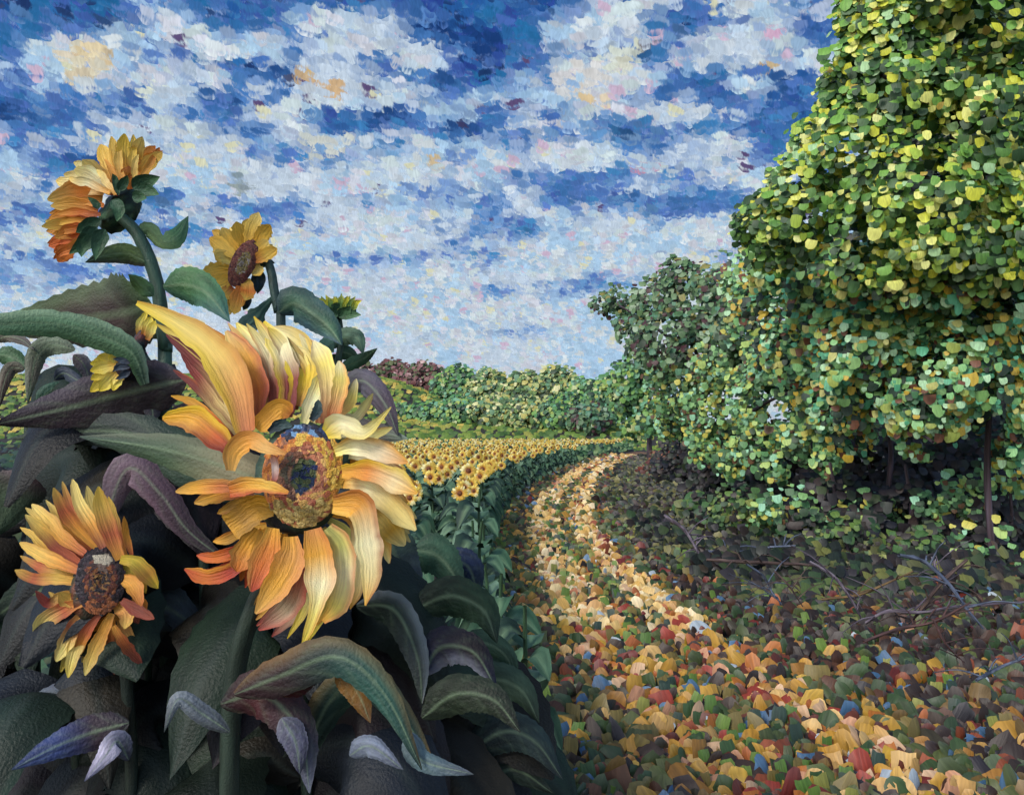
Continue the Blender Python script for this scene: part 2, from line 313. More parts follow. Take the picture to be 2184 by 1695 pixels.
build_ground()

def pick(pal, n, w=None):
    pal = np.array([C(*p) for p in pal]); w = None if w is None else np.array(w, float) / np.sum(w)
    return pal[rng.choice(len(pal), n, p=w)]

# fallen leaves over the path and the wood's edge, grass between the wheel tracks
def build_litter():
    ctr = []; col = []; sz = []
    n = 38000
    d = 3.2 + (rng.random(n) ** 1.7) * 42; lat = rng.random(n)
    x0 = edge(d) - .12; x1 = np.maximum(edge(d) + pwidth(d) + np.interp(d, [3, 8, 14, 30], [2.5, 4.2, 4.5, 2]), 0); x = x0 + (x1 - x0) * lat
    u = (x - edge(d)) / pwidth(d)
    pal = [(188,144,58),(178,134,54),(198,154,88),(174,100,54),(194,140,104),(206,168,130),(112,42,34),(80,50,34),(52,38,32),(82,92,42),(54,76,40),(92,126,156),(170,182,190),(150,78,48),(160,112,46)]
    w_track = [2.6,2.0,3.0,1.8,1.9,2.6,.8,.7,.5,.6,.4,.5,.9,1.2,1.6]; w_mid = [1.3,1.6,.3,.5,.1,.1,.9,3.4,5.5,4.4,5,.6,.2,.3,2]; w_out = [.35,.45,.06,.12,.03,.03,1.0,4.6,15,3,5.4,.7,.12,.3,.8]
    c = pick(pal, n, w_out) * (.75 + .3 * rng.random((n, 1)))  # litter beside the tracks is darkened; tree shade put into its colour
    tr = (np.abs(u - .42) < .13 + .05 * rng.random(n)) | (np.abs(u - .84) < .10 + .05 * rng.random(n)); c[tr] = pick(pal, tr.sum(), w_track)
    mi = (u > -.1) & (u < 1.08) & ~tr; c[mi] = pick(pal, mi.sum(), w_mid)
    pk = (u < 1.1) & (d < 7.5) & (rng.random(n) < .5); c[pk] = pick([(186,136,44),(176,104,40),(104,50,34),(146,56,40),(58,78,40),(210,170,104),(190,150,50),(60,44,34)], pk.sum())
    nr = (d < 5.6) & ~tr & (rng.random(n) < .62); c[nr] = pick([(84,52,34),(56,42,34),(110,84,36),(58,78,42),(44,40,44),(66,100,132),(130,64,36),(170,130,44),(150,104,40),(92,44,34),(52,70,44)], nr.sum())  # nearest leaves off the tracks also carry that shade in their colour
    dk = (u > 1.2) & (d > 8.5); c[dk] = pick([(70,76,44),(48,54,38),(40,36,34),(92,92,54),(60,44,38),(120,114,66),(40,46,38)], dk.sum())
    ft = tr & (d > 6.5) & (rng.random(n) < .7); c[ft] = pick([(232,204,146),(222,186,116),(214,170,90),(236,214,170),(206,158,96)], ft.sum())
    gm = (u < 1.1) & ~tr & (rng.random(n) < .4); c[gm] = pick([(70,80,44),(84,92,48),(60,54,38),(120,104,52)], gm.sum())
    c = c * .88
    s = np.interp(d, [3, 5, 10, 20, 45], [.094, .094, .10, .15, .28]) * (.42 + .95 * rng.random(n) ** 1.4)
    tilt = np.radians(20 + 65 * rng.random(n)); az = (rng.random(n) - .5) * 1.8
    nor = np.stack([np.sin(tilt) * np.sin(az), -np.sin(tilt) * np.cos(az), np.cos(tilt)], -1)
    fl = np.where(rng.random(n) < .72, -1.0, 1.0); up = np.stack([(rng.random(n) - .5) * 1.7, .4 * fl, fl], -1)
    ctr = np.stack([x, d, .045 + s * .28 * np.sin(tilt) + .02 * rng.random(n)], -1)
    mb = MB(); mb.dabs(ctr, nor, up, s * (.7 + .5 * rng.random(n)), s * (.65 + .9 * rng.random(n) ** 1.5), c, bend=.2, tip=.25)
    tag(mb.build('fallen_leaves', M_LITTER), kind='stuff')
    n = 1300; d = 3.2 + rng.random(n) ** 1.6 * 30; u = np.where(rng.random(n) < .6, .55 + .12 * rng.standard_normal(n), np.where(rng.random(n) < .5, -.02 + .06 * rng.standard_normal(n), 1.1 + .5 * rng.random(n)))
    x = edge(d) + u * pwidth(d); h = (.06 + .09 * rng.random(n)) * np.interp(d, [3, 30], [.9, 1.4]); 
    nor = np.stack([(rng.random(n) - .5) * .9, -np.ones(n), .3 * np.ones(n)], -1); up = np.stack([(rng.random(n) - .5) * .6, np.zeros(n), np.ones(n)], -1)
    mb = MB(); mb.dabs(np.stack([x, d, h * .5 + .03], -1), nor, up, h * .55, h, pick([(74,106,40),(96,122,46),(54,80,44),(130,130,60),(46,64,54),(110,96,46)], n), rows='leaf', bend=.1)
    tag(mb.build('grass', M_LITTER), kind='stuff')
build_litter()

# ------------------------------------------------------------------ trees
PAL = {
 'sunny': ([(196,200,62),(218,220,118),(222,226,142),(160,186,72),(112,160,68),(82,126,56),(158,194,142),(46,74,44),(170,148,62),(58,96,48)], [2.0,1.5,.8,2.4,2.6,2.4,1.2,2.4,.3,2.4]),
 'middle': ([(86,162,124),(134,188,122),(176,216,172),(190,162,60),(148,162,76),(64,114,76),(112,72,52),(116,158,90),(40,60,48),(182,180,106)], [2,2.2,1.7,1.5,1.8,1.8,.6,2,1.8,1.2]),
 'deep': ([(40,64,40),(54,84,50),(32,48,38),(70,94,54),(40,42,36),(30,44,38)], [2,1.6,2,1,1,1.4]),
 'dark': ([(70,104,64),(98,130,86),(146,168,140),(72,44,48),(84,130,102),(44,62,44),(136,132,72),(106,134,94)], [2.4,2.2,1.2,1,1.6,2,.8,1.6]),
 'low': ([(126,172,108),(172,198,112),(92,140,90),(194,186,86),(146,200,164),(50,74,50),(100,72,48),(64,102,64)], [2,1.8,2,1.4,1.2,1.6,.6,1.8]),
 'far': ([(110,140,80),(160,170,104),(204,202,146),(70,100,58),(50,70,48),(96,136,102),(176,168,90)], [2,1.8,1.4,1.8,1.6,1.4,1]),
 'fargreen': ([(80,130,76),(112,156,76),(58,98,62),(104,156,122),(150,168,84),(40,66,48),(176,186,130)], [2,1.6,1.8,1.4,1,1.4,.6]),
 'red': ([(110,66,66),(140,100,100),(84,58,50),(96,104,66),(190,160,158),(70,90,54)], [2,1.2,1.6,1.4,.5,1.4]),
 'thicket': ([(30,27,32),(38,32,35),(25,36,30),(34,44,32),(46,34,32),(27,30,40),(56,70,44)], [2,2,1.6,1.2,1,1,.4]),  # near-black leaves: the dark under the canopy is put into their colour
 'bramble': ([(96,124,60),(130,138,72),(70,104,58),(50,76,50),(104,112,62),(164,168,104),(52,46,42)], [2,1.2,2.2,2.2,1.2,.4,1.6]),
 'rust': ([(112,56,42),(90,46,40),(66,48,40),(76,84,48),(130,80,50)], [1.6,1.6,1.4,1.2,.8])}
def crown_leaves(mb, blobs, pal, leaf, dens=1.0, holes=.30, seed=0, shell=.45, gain=2.2):
    for (x, y, d, r) in blobs:
        c = P(x, y, d); R = r / F * d; n = max(8, int(dens * 9.0 * (R / leaf) ** 2))
        q = nrm(rng.standard_normal((n, 3))); rr = R * (shell + (1.04 - shell) * rng.random(n) ** .6) * (.80 + .42 * vnoise(q * 2.3 + seed * 3.1 + x * .01, seed + 40)) * np.where(rng.random(n) < .10, 1.0 + .22 * rng.random(n), 1.0)
        p = c + q * rr[:, None] * np.array([1, .9, .92])
        hn = .65 * vnoise(p / (leaf * 5.0) + seed, seed + 3) + .35 * vnoise(p / (leaf * 2.0) + seed, seed + 5); keep = hn > holes; p = p[keep]; q = q[keep]; n = len(p)
        if n == 0: continue
        nor = q * .55 + np.array([-.2, -.85, .3]) + (rng.random((n, 3)) - .5) * .8
        up = np.array([0, 0, 1.0]) + (rng.random((n, 3)) - .5) * .55
        pl, w = PAL[pal]; w = np.array(w, float); lum = np.array([sum(k) for k in pl], float); lum = (lum - lum.mean()) / lum.std()
        cl = vnoise(p / (leaf * 4.0) + 17 + seed, seed + 9) - .5
        ww = w[None] * np.exp(gain * cl[:, None] * lum[None]); ww /= ww.sum(1, keepdims=True); idx = (ww.cumsum(1) > rng.random((n, 1))).argmax(1)
        col = np.array([C(*k) for k in pl])[idx]
        s = leaf * (.55 + .75 * rng.random(n) ** 1.8)
        mb.dabs(p, nor, up, s * (.9 + .45 * rng.random(n)), s * (.75 + .5 * rng.random(n)), col, bend=.14, tip=.16, lo=True)
def tree(name, label, cat, base, blobs, pal, leaf, trunk=None, trad=.12, limbs=(), dens=1.0, group=None, holes=.3, seed=0, barkcol=((70,56,62),(52,42,46),(84,72,84)), shell=.45, gain=2.2):
    x, y = base; t = thing(name, (x, y, float(height(x, y))), label, cat, group)
    mb = MB(); crown_leaves(mb, blobs, pal, leaf, dens, holes, seed, shell, gain); mb.build('crown' if 'shrub' not in name and 'bush' not in name else 'foliage', M_CROWN, t)
    b = [C(*k) for k in barkcol]
    if trunk is not None:
        m = MB(); m.tube(trunk, [trad * 1.25, trad, trad * .8, trad * .55], b, n=9, seg=18, jit=.25); m.build('trunk' if 'shrub' not in name and 'bush' not in name else 'stem', M_BARK, t)
    for l in limbs:
        m = MB(); m.tube(l[0], [l[1], l[1] * .7, l[1] * .4], b, n=7, seg=12, jit=.2); m.build('branch', M_BARK, t)
    return t
def gz(x, d): return float(height((x - CX) / F * d, d))
def trunkline(pts):  # (x, y, d) with the first point dropped on the ground
    p = [P(*k) for k in pts]; p[0][2] = float(height(p[0][0], p[0][1])) - .05; return p

tr = trunkline([(2118,1200,10.4),(2105,1000,10.4),(2112,760,10.2),(2075,520,9.8),(2030,300,9.5),(2040,40,9.3)])
tree('tree', 'tall tree with bright yellow-green leaves filling the upper right corner above the path', 'tree', (tr[0][0], tr[0][1]),
     [(2010,60,9,190),(1900,190,9,140),(2110,250,9,200),(1830,330,9.2,125),(1960,430,9,165),(1725,440,9.6,105),(1640,475,10,72),(1700,390,9.8,70),(1590,490,10.2,34),(1850,30,9,70),(1840,130,9.1,60),(1790,180,9.3,50),(1740,300,9.6,60),(1650,530,10.2,60),(2110,470,9,170),(1890,90,9,95),(1810,235,9.4,62),(1760,345,9.5,70),(2190,0,9,250),(1880,-60,9,110),(2360,200,9,250),(2330,470,9,200),(2150,-250,9,280),(1700,530,10,60),(1850,520,9.4,110)],
     'sunny', .10, tr, .036, [([P(2080,540,9.8), P(2000,480,9.3), P(1960,420,9.0), P(1900,380,8.8)], .06), ([P(2010,530,9.3), P(2035,450,9.0), P(2050,400,8.8)], .05), ([P(2045,260,9.4), P(1950,200,9.0), P(1880,160,8.7)], .05), ([P(2090,600,9.9), P(2150,520,9.3), P(2230,470,9.0)], .06)], dens=2.5, holes=.44, seed=1)
tr = trunkline([(1880,1150,12.4),(1900,980,12.2),(1890,820,11.8),(1880,640,11.2)])
tree('tree', 'broad green tree with teal and ochre leaves hanging below the tall yellow-green tree', 'tree', (tr[0][0], tr[0][1]),
     [(1800,620,11,120),(1950,650,10.5,150),(2110,650,10,160),(1660,640,13,105),(1650,575,12,70),(1580,590,14,50),(1740,570,11,70),(1800,575,9.6,75),(1930,585,9.5,85),(2070,590,9.4,90),(2190,590,9.4,90),(1870,750,10.5,140),(2050,790,10,150),(1730,740,12,120),(2190,760,10,130),(2230,640,10,150),(1960,870,10.2,80),(2120,900,10,70),(1800,860,11,80),(2150,930,10.3,85),(1960,930,10.6,60),(1820,930,11.2,55),(2060,990,10.4,45),(1900,580,10.6,90),(2060,560,10.2,100)],
     'middle', .098, tr, .04, [([P(1895,880,11.6), P(1930,900,10.6), P(1990,942,9.8)], .04), ([P(1885,800,11.6), P(1830,720,11.0), P(1780,660,10.6)], .05)], dens=2.5, holes=.44, seed=2, gain=2.8)
tr = trunkline([(1500,1075,18.5),(1490,940,18.5),(1500,800,18),(1450,680,18)])
tree('tree', 'dark green tree whose ragged tip leans out over the field against the pale sky', 'tree', (tr[0][0], tr[0][1]),
     [(1490,645,18,88),(1400,640,19,58),(1330,630,19.5,42),(1285,650,20,30),(1560,610,17,80),(1430,735,18,80),(1530,740,17,105),(1365,705,19,44),(1330,690,19.5,26),(1600,700,16,90),(1450,590,18,46)],
     'dark', .115, tr, .06, [([P(1480,760,18), P(1400,700,18.6), P(1320,650,19)], .05)], dens=1.8, holes=.42, seed=3)
tr = trunkline([(1600,1110,15.5),(1606,1000,15.5),(1590,900,15),(1600,800,15)])
tree('tree', 'green tree with pale mint leaves drooping over the dark hollow beside the path bend', 'tree', (tr[0][0], tr[0][1]),
     [(1440,835,19,70),(1540,840,17,95),(1650,850,14,105),(1760,850,12.5,90),(1510,905,17,55),(1620,940,14,62),(1720,930,12.8,60),(1440,900,20,45),(1500,960,16.5,36),(1560,985,15,40),(1650,1000,13.5,36),(1760,985,12.4,34),(1560,770,16,80),(1660,770,14.5,80)],
     'low', .10, tr, .05, [([P(1600,880,15), P(1650,850,14), P(1700,830,13)], .04)], dens=1.9, holes=.43, seed=4)
tr = trunkline([(1385,985,40),(1385,900,40),(1380,830,40)])
tree('tree', 'small mint-green tree at the far end of the path, left of the dark trees', 'tree', (tr[0][0], tr[0][1]),
     [(1385,830,40,48),(1370,775,39,40),(1330,805,41,40),(1300,830,42,36),(1340,850,41,46),(1400,890,39,44),(1350,910,41,34),(1420,780,38,40)], 'fargreen', .24, tr, .12, dens=1.8, seed=5)
tr = trunkline([(2040,1110,17),(2050,900,17),(2040,600,17),(2060,300,17)])
tree('tree', 'deep green tree standing back in the wood, seen through gaps behind the tall yellow-green one', 'tree', (tr[0][0], tr[0][1]),
     [(1850,560,18,140),(2000,520,17,160),(2150,480,17,170),(1930,350,17.5,120),(2090,300,17,170),(2230,250,17,170),(2060,110,17,150),(2200,50,17,180),(1900,720,17,140),(2060,720,17,150),(2210,700,17,160),(1780,800,18,120),(1940,860,17,110),(2100,870,17,120),(2230,880,17,130)],
     'deep', .16, tr, .12, dens=1.5, holes=.2, seed=6)
# shrubs and thicket under the trees
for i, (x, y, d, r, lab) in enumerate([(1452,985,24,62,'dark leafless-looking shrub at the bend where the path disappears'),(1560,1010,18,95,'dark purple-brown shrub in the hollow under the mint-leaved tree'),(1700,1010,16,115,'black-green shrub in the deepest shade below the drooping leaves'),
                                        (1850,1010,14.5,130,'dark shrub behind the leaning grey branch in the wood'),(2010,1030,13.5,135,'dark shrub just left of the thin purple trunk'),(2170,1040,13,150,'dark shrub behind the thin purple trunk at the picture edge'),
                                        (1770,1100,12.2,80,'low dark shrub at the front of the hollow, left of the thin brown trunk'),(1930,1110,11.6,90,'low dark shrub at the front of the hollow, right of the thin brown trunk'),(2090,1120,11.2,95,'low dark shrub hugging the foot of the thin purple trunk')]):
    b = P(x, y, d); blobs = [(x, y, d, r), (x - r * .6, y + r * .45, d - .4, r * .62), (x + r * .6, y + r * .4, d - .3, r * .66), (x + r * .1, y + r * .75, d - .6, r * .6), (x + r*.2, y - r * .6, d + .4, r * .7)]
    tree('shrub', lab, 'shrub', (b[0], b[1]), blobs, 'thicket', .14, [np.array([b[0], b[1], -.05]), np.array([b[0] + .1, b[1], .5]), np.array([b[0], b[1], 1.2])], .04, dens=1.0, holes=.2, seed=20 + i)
for i, (x, y, d, r, pal, dn, lab) in enumerate([
        (1570,1085,12.5,62,'bramble',1.0,'yellow-green bush at the wood edge behind the forked fallen branch'),(1680,1085,12,66,'low',.55,'green bush in front of the hollow, right of the yellow-green bush'),(1480,1085,15,46,'bramble',.8,'small olive bush nearest the bend on the right of the path'),
        (1800,1150,10.6,80,'bramble',.55,'olive bramble behind the tangle of fallen branches'),(1960,1190,9.8,90,'bramble',.55,'light green bramble where the two fallen branches cross'),(2120,1180,9.8,95,'low',.3,'green bramble around the foot of the thin purple trunk'),
        (2030,1060,11.2,62,'low',.8,'bright green sapling standing out of the dark hollow'),(2150,1010,11,60,'low',.7,'pale green sapling right beside the thin purple trunk'),(1420,985,27,40,'rust',1.0,'rust-red bush under the small mint-green tree'),(1840,1085,12,60,'low',.7,'green sapling left of the bright one in the dark hollow')]):
    b = P(x, y, d); blobs = [(x, y, d, r), (x - r * .8, y + r * .3, d, r * .6), (x + r * .85, y + r * .35, d - .1, r * .65)]
    tree('bush', lab, 'bush', (b[0], b[1]), blobs, pal, .095 * (1 if d < 14 else 1.4), [np.array([b[0], b[1], -.05]), np.array([b[0] + .05, b[1], b[2] * .5]), b], .025, dens=dn, holes=.34, seed=40 + i, shell=.3)
def build_cover():   # low leafy ground cover of the wood floor
    n = 8000; d = 6.6 + rng.random(n) * 8.5; x = edge(d) + pwidth(d) + .5 + np.abs(rng.random(n)) * (d * .66 - .6); k = vnoise(np.stack([x, d, x * 0], -1) * 1.4, 5) > .42
    k &= rng.random(len(k)) < np.interp(d, [8, 10, 12], [1, .6, .3]); d = d[k]; x = x[k]; n = len(d); s = .09 + .06 * rng.random(n); z = .03 + .28 * rng.random(n) ** 2 * smooth(6.8, 9, d)
    nor = np.stack([(rng.random(n) - .5), -np.ones(n), .3 + rng.random(n)], -1); up = np.stack([(rng.random(n) - .5), np.zeros(n), np.ones(n)], -1)
    dark = pick([(34,32,34),(28,34,30),(44,36,34),(36,46,36),(58,72,44)], n)  # shade of the hollow painted into the cover's colour farther in
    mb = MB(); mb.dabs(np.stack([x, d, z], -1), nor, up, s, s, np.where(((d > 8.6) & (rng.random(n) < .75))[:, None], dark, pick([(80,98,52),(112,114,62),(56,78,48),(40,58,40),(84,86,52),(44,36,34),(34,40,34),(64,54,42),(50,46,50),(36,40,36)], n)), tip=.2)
    tag(mb.build('ground_cover', M_CROWN), kind='stuff')
build_cover()
# fallen branches
def Z4r(x, y): return (1092 + x / 2, 847.4 + y / 2)
BR = [([(650,500),(740,570),(810,690)],9.6,.03,'short purple fallen branch jutting up beside the path, with a pale streak'),
      ([(830,655),(960,660),(1080,640),(1210,630)],9.0,.028,'bluish fallen branch lying level below the yellow-green bush'),
      ([(830,690),(1000,700),(1230,710),(1440,730)],8.7,.03,'long grey fallen branch forking to the right in the middle of the tangle'),
      ([(1270,700),(1370,760),(1440,850),(1490,940)],8.3,.03,'purple-grey fallen branch slanting down from the fork of the long one'),
      ([(1000,710),(1070,760),(1110,830),(1150,880)],8.5,.022,'thin fallen twig hanging down near the left end of the tangle'),
      ([(1120,740),(1180,800),(1240,890)],8.5,.018,'thinnest twig slanting down between two forked branches'),
      ([(1320,860),(1480,840),(1600,790),(1710,740)],8.2,.024,'tawny fallen stick rising to the right behind the crossing branches'),
      ([(1650,670),(1760,700),(1860,790),(1940,900),(2010,985)],8.0,.034,'thick dark fallen branch running down right across the blue one'),
      ([(1940,690),(1830,790),(1740,910),(1690,965)],7.8,.032,'blue-grey fallen branch crossing the thick dark one like an X'),
      ([(1510,960),(1600,910),(1750,915),(1900,890),(2190,870)],7.7,.03,'long curved fallen branch reaching the right picture edge'),
      ([(1500,1040),(1650,985),(1800,955),(1960,870)],7.5,.03,'reddish brown fallen branch, lowest of the crossing tangle'),
      ([(1800,950),(1850,1050),(1930,1130)],7.4,.02,'thin dark twig dropping from the reddish branch to the leaves'),
      ([(1790,680),(1820,760),(1850,800)],8.0,.022,'short blue stub standing where the branches cross'),
      ([(1980,1205),(2080,1150),(2200,1105)],6.4,.03,'blue-black fallen branch lying apart among the leaves, low at the right edge')]
for i, (pts, d, r, lab) in enumerate(BR):
    d = 1.50 * F / (max(Z4r(*k)[1] for k in pts) - HY); r = r * d / 8.2 * .62
    p = [P(*Z4r(*k), d - .2 * abs(math.sin(i * 2.1 + j * .7))) for j, k in enumerate(pts)]
    for q in p: q[2] = max(q[2], .04)
    o_ = None
    c = [[(92,82,96),(64,54,62),(124,114,124)],[(76,86,108),(56,62,78),(104,112,130)],[(84,68,64),(64,50,48),(108,88,78)]][i % 3]
    if 'tawny' in lab: c = [(112,90,58),(86,66,46)]
    if 'reddish' in lab: c = [(88,62,60),(66,48,48)]
    mb = MB(); mb.tube(p, [r * .8, r, r * .8, r * .45], [C(*k) for k in c], n=7, seg=16, jit=.3); o = mb.build('fallen_branch', M_BARK)
    tag(o, lab, 'branch', 'fallen branches at the edge of the wood')
    q = crom(p, 24)
    for k in range(7):
        a = q[int(rng.integers(3, 21))]; v = np.array([(rng.random() - .5) * 1.0, (rng.random() - .6) * .35, (rng.random() - .35) * .55]); L = .5 + .5 * rng.random()
        e = [a, a + v * L * .5 + np.array([0, 0, .03]), a + v * L]
        for z_ in e: z_[2] = max(z_[2], .05)
        mb = MB(); mb.tube(e, [r * .55, r * .4, r * .2], [C(*k_) for k_ in c], n=5, seg=7, jit=.3); mb.build('twig', M_BARK, o)

# ------------------------------------------------------------------ hill, meadow and far trees
def build_meadow():
    n = 9000; d = 62 + rng.random(n) * 80; x = (rng.random(n) - .5) * 2 * np.minimum(d * .8, 75) - 8; z = height(x, d); s = d / F * 13 * (.6 + .7 * rng.random(n))
    row = np.sin((d * .55 + x * .5)) > .2; c = pick([(96,124,50),(120,140,58),(84,112,50),(150,150,70),(70,100,48)], n)
    hill = (d > 84) & (x < 0); a = hill & row; c[a] = pick([(176,160,70),(196,170,80),(150,150,66),(120,140,60)], a.sum())
    nor = np.stack([(rng.random(n) - .5), -np.ones(n), .8 * np.ones(n)], -1)
    mb = MB(); mb.dabs(np.stack([x, d, z + s * .3], -1), nor, np.array([0, 0, 1.0]) + (rng.random((n, 3)) - .5) * .6, s, s * .8, c, tip=.2)
    tag(mb.build('meadow_grass', M_CROWN), kind='stuff')
build_meadow()
FAR = [(770,775,842,140,52,'red','red-brown shrub on the hill crest, first from the bud sunflower'),(835,770,830,142,48,'red','red-brown shrub with pink flecks on the middle of the hill crest'),(905,775,835,140,50,'red','red-brown shrub at the right end of the reddish row on the crest'),
       (975,778,860,128,54,'fargreen','bluish green tree on the skyline beside the red-brown shrubs'),(1045,782,870,120,52,'far','olive tree on the skyline right of the bluish green tree'),(1115,782,880,112,50,'far','tree with pale yellow leaf tips on the skyline above the field'),
       (1185,768,880,108,56,'far','highest round olive tree on the skyline, speckled with cream leaves'),(1245,796,890,100,46,'fargreen','green tree in the dip of the skyline left of the leaning dark tree'),(1300,790,900,88,52,'fargreen','green tree behind the small mint-green tree'),
       (845,868,900,100,44,'fargreen','dark bush at the foot of the hill, nearest the big sunflower'),(915,862,900,98,48,'fargreen','dark green bush below the yellow hill slope'),(985,850,902,96,50,'fargreen','bush of mixed greens where the hill slope ends'),(1055,842,905,94,50,'far','grey-green bush in the lower row below the olive skyline tree'),
       (1125,845,908,92,50,'far','bush with pale leaves in the lower row above the yellow flower strip'),(1190,848,910,90,46,'fargreen','bush in the lower row below the highest round tree'),(1255,860,912,84,46,'dark','dusky bush with violet shade at the right end of the lower row')]
for i, (x, yt, yb, d, hw, pal, lab) in enumerate(FAR):
    b = P(x, yb, d); g = float(height(b[0], d)); yg = HY - (g - CAMZ) * F / d; m = (yt + yb) / 2; hh = (yb - yt) / 2
    blobs = [(x, yt + hh * .75, d, hw * .62), (x - hw * .55, m + hh * .2, d - 1, hw * .6), (x + hw * .55, m + hh * .15, d - 1, hw * .62), (x, m + hh * .5, d - 2, hw * .7), (x - hw * .2, yt + hh * .55, d + 1, hw * .42), (x + hw * .35, yt + hh * .6, d + 1, hw * .4)]
    kind = 'shrub' if 'shrub' in lab else ('bush' if 'bush' in lab else 'tree')
    tree(kind, lab, kind, (b[0], d), blobs, pal, d / F * 8.5, [np.array([b[0], d, g - .2]), np.array([b[0], d, (g + b[2]) / 2 + 1]), np.array([b[0], d, CAMZ + (HY - m) / F * d])], .18, dens=1.9, holes=.16, seed=60 + i, gain=.9, group='trees and bushes beyond the field')

# ------------------------------------------------------------------ the sunflower field
YEL = [(226,202,108),(214,180,74),(232,220,160),(196,160,64)]
def field_proto(seed, leaves_as_parts, flower=True, hs=1.0):
    rs = np.random.default_rng(seed)
    t = thing('field_sunflower', (0, 0, 0), 'yellow sunflower with a brown disc growing in the field along the path', 'sunflower', 'sunflowers of the field') if flower else thing('field_plant', (0, 0, 0), 'leafy green sunflower plant without a bloom at the near corner of the field', 'plant', 'plants without bloom at the field corner')
    H = 1.06; mb = MB(); mb.tube([(0, 0, -.03), (.01, 0, .4), (0, -.01, .9), (0, -.06, H + .03)], [.016, .014, .012, .011], C(58, 84, 58), n=6, seg=8); mb.build('stem', M_STEM, t)
    mb = MB()
    for k in range(13):
        a = k * 2.4 + rs.random(); z = .12 + .066 * k; L = .2 + .08 * rs.random(); dr = -.05 - .08 * rs.random()
        dx, dy = math.cos(a), math.sin(a)
        if not leaves_as_parts: pass
        else: mb = MB()
        g = [C(48,78,58), C(60,94,70), C(80,112,86), C(36,56,48), C(104,132,108)][int(rs.integers(0, 5))] * .8
        mb.blade([(dx * .01, dy * .01, z), (dx * L * .5, dy * L * .5, z + .05), (dx * L, dy * L, z + dr)], L * .85, [g * .8, g, g * 1.1], 'leaf', hint=(dx * .3, dy * .3 - .3, 1), n=7, m=5, serr=.1, rib=C(120, 146, 110))
        if leaves_as_parts: mb.build('leaf', M_LEAF, t)
    if not leaves_as_parts: mb.build('leaves', M_LEAF, t)
    if not flower: return t
    c = np.array([0, -.08, H + .03]); fn = nrm([rs.random() * .5 - .25, -1, .12]); ux = nrm(np.cross([0, 0, 1], fn)); uy = np.cross(fn, ux)
    mb = MB()
    for k in range(15):
        a = k * 2 * math.pi / 15 + rs.random() * .2; r = ux * math.cos(a) + uy * math.sin(a); L = (.085 + .025 * rs.random()) * hs
        y = C(*YEL[int(rs.integers(0, 4))]) * 1.1; mb.blade([c + r * .03 * hs, c + r * (.03 * hs + L * .5) + fn * .012, c + r * (.03 * hs + L) - fn * .008 * rs.random()], .05 * hs, [C(190, 110, 40), y, y], 'petal', hint=fn, n=5, m=3)
    fh = mb.build('flower_head', M_PETAL, t)
    mb = MB(); mb.ell(c + fn * .004, (.038 * hs, .038 * hs, .016), fn, np.array([C(92, 50, 34), C(120, 66, 36), C(60, 34, 30), C(150, 90, 40)]), n=12, m=6); mb.build('disc', M_DISC, fh)
    return t
def copy_tree(o, parent=None):
    c = o.copy(); COLL.objects.link(c)
    if parent is not None: c.parent = parent
    for ch in o.children: copy_tree(ch, c)
    return c
def build_field():
    bare = [field_proto(300 + k, True, False) for k in range(3)]; near = [field_proto(100 + k, True, True, .62) for k in range(3)]; far = [field_proto(200 + k, False, True, .8) for k in range(4)]
    pos = []; back = []
    for r in range(64):
        d = 3.3 + rng.random() * .4
        while d < 62:
            x = float(edge(d)) - .30 - r * .60 + (rng.random() - .5) * .2
            dx = CX + x / d * F
            if 800 < dx < 1420 and x > -12 and d > 3.6: pos.append((d, x))
            elif 130 < dx <= 800 and d > 16: back.append((d, x))
            d += .50 + .12 * rng.random() + max(0, d - 14) * .02
    pos.sort(); first = pos[:290]; rest = pos[290:] + back; used = set()
    for i, (d, x) in enumerate(first):
        pr = bare[i % 3] if d < 7.2 else near[i % 3] if d < 9.5 else far[i % 4]
        o = pr if pr.name not in used else copy_tree(pr); used.add(pr.name)
        s = 1.0 + .14 * (rng.random() - .5); s *= float(np.interp(d, [3, 6, 10, 30], [.8, .98, 1.0, .86]))
        o.location = (x, d, float(height(x, d))); o.rotation_euler = (0, 0, (rng.random() - .5) * .8); o.scale = (s, s, s * (.95 + .1 * rng.random()))
    p = np.array([(x, d, float(height(x, d))) for d, x in rest]); n = len(p); mb = MB()
    for k in range(5):
        q = p + np.stack([(rng.random(n) - .5) * .25, -.02 - .2 * rng.random(n), .25 + .14 * k + .06 * rng.random(n)], -1)
        mb.dabs(q, np.stack([(rng.random(n) - .5) * 1.4, -np.ones(n), .8 * np.ones(n)], -1), np.array([0, 0, 1.0]) + (rng.random((n, 3)) - .5), .26, .26, pick([(58,92,62),(74,112,74),(96,128,88),(44,70,58),(120,146,96)], n), tip=.2)
    for k in range(5):
        if k == 0: full = p; p = p[rng.random(n) < .6]; n = len(p)
        a = k * 1.257 + rng.random(n); q = p + np.stack([np.cos(a) * .075, np.full(n, -.14), .9 + np.sin(a) * .075 + rng.random(n) * .04], -1)
        mb.dabs(q, np.stack([(rng.random(n) - .5) * .6, -np.ones(n), .1 * np.ones(n)], -1), np.stack([np.cos(a), np.zeros(n), np.sin(a)], -1), .09, .12, pick(YEL, n), tip=.2)
    mb.dabs(p + np.array([0, -.17, .92]), np.tile([0, -1, .1], (n, 1)), np.tile([0, 0, 1.0], (n, 1)), .08, .08, pick([(110,64,40),(140,84,40),(80,48,36)], n))
    tag(mb.build('distant_sunflowers', M_PETAL), kind='stuff')
build_field()

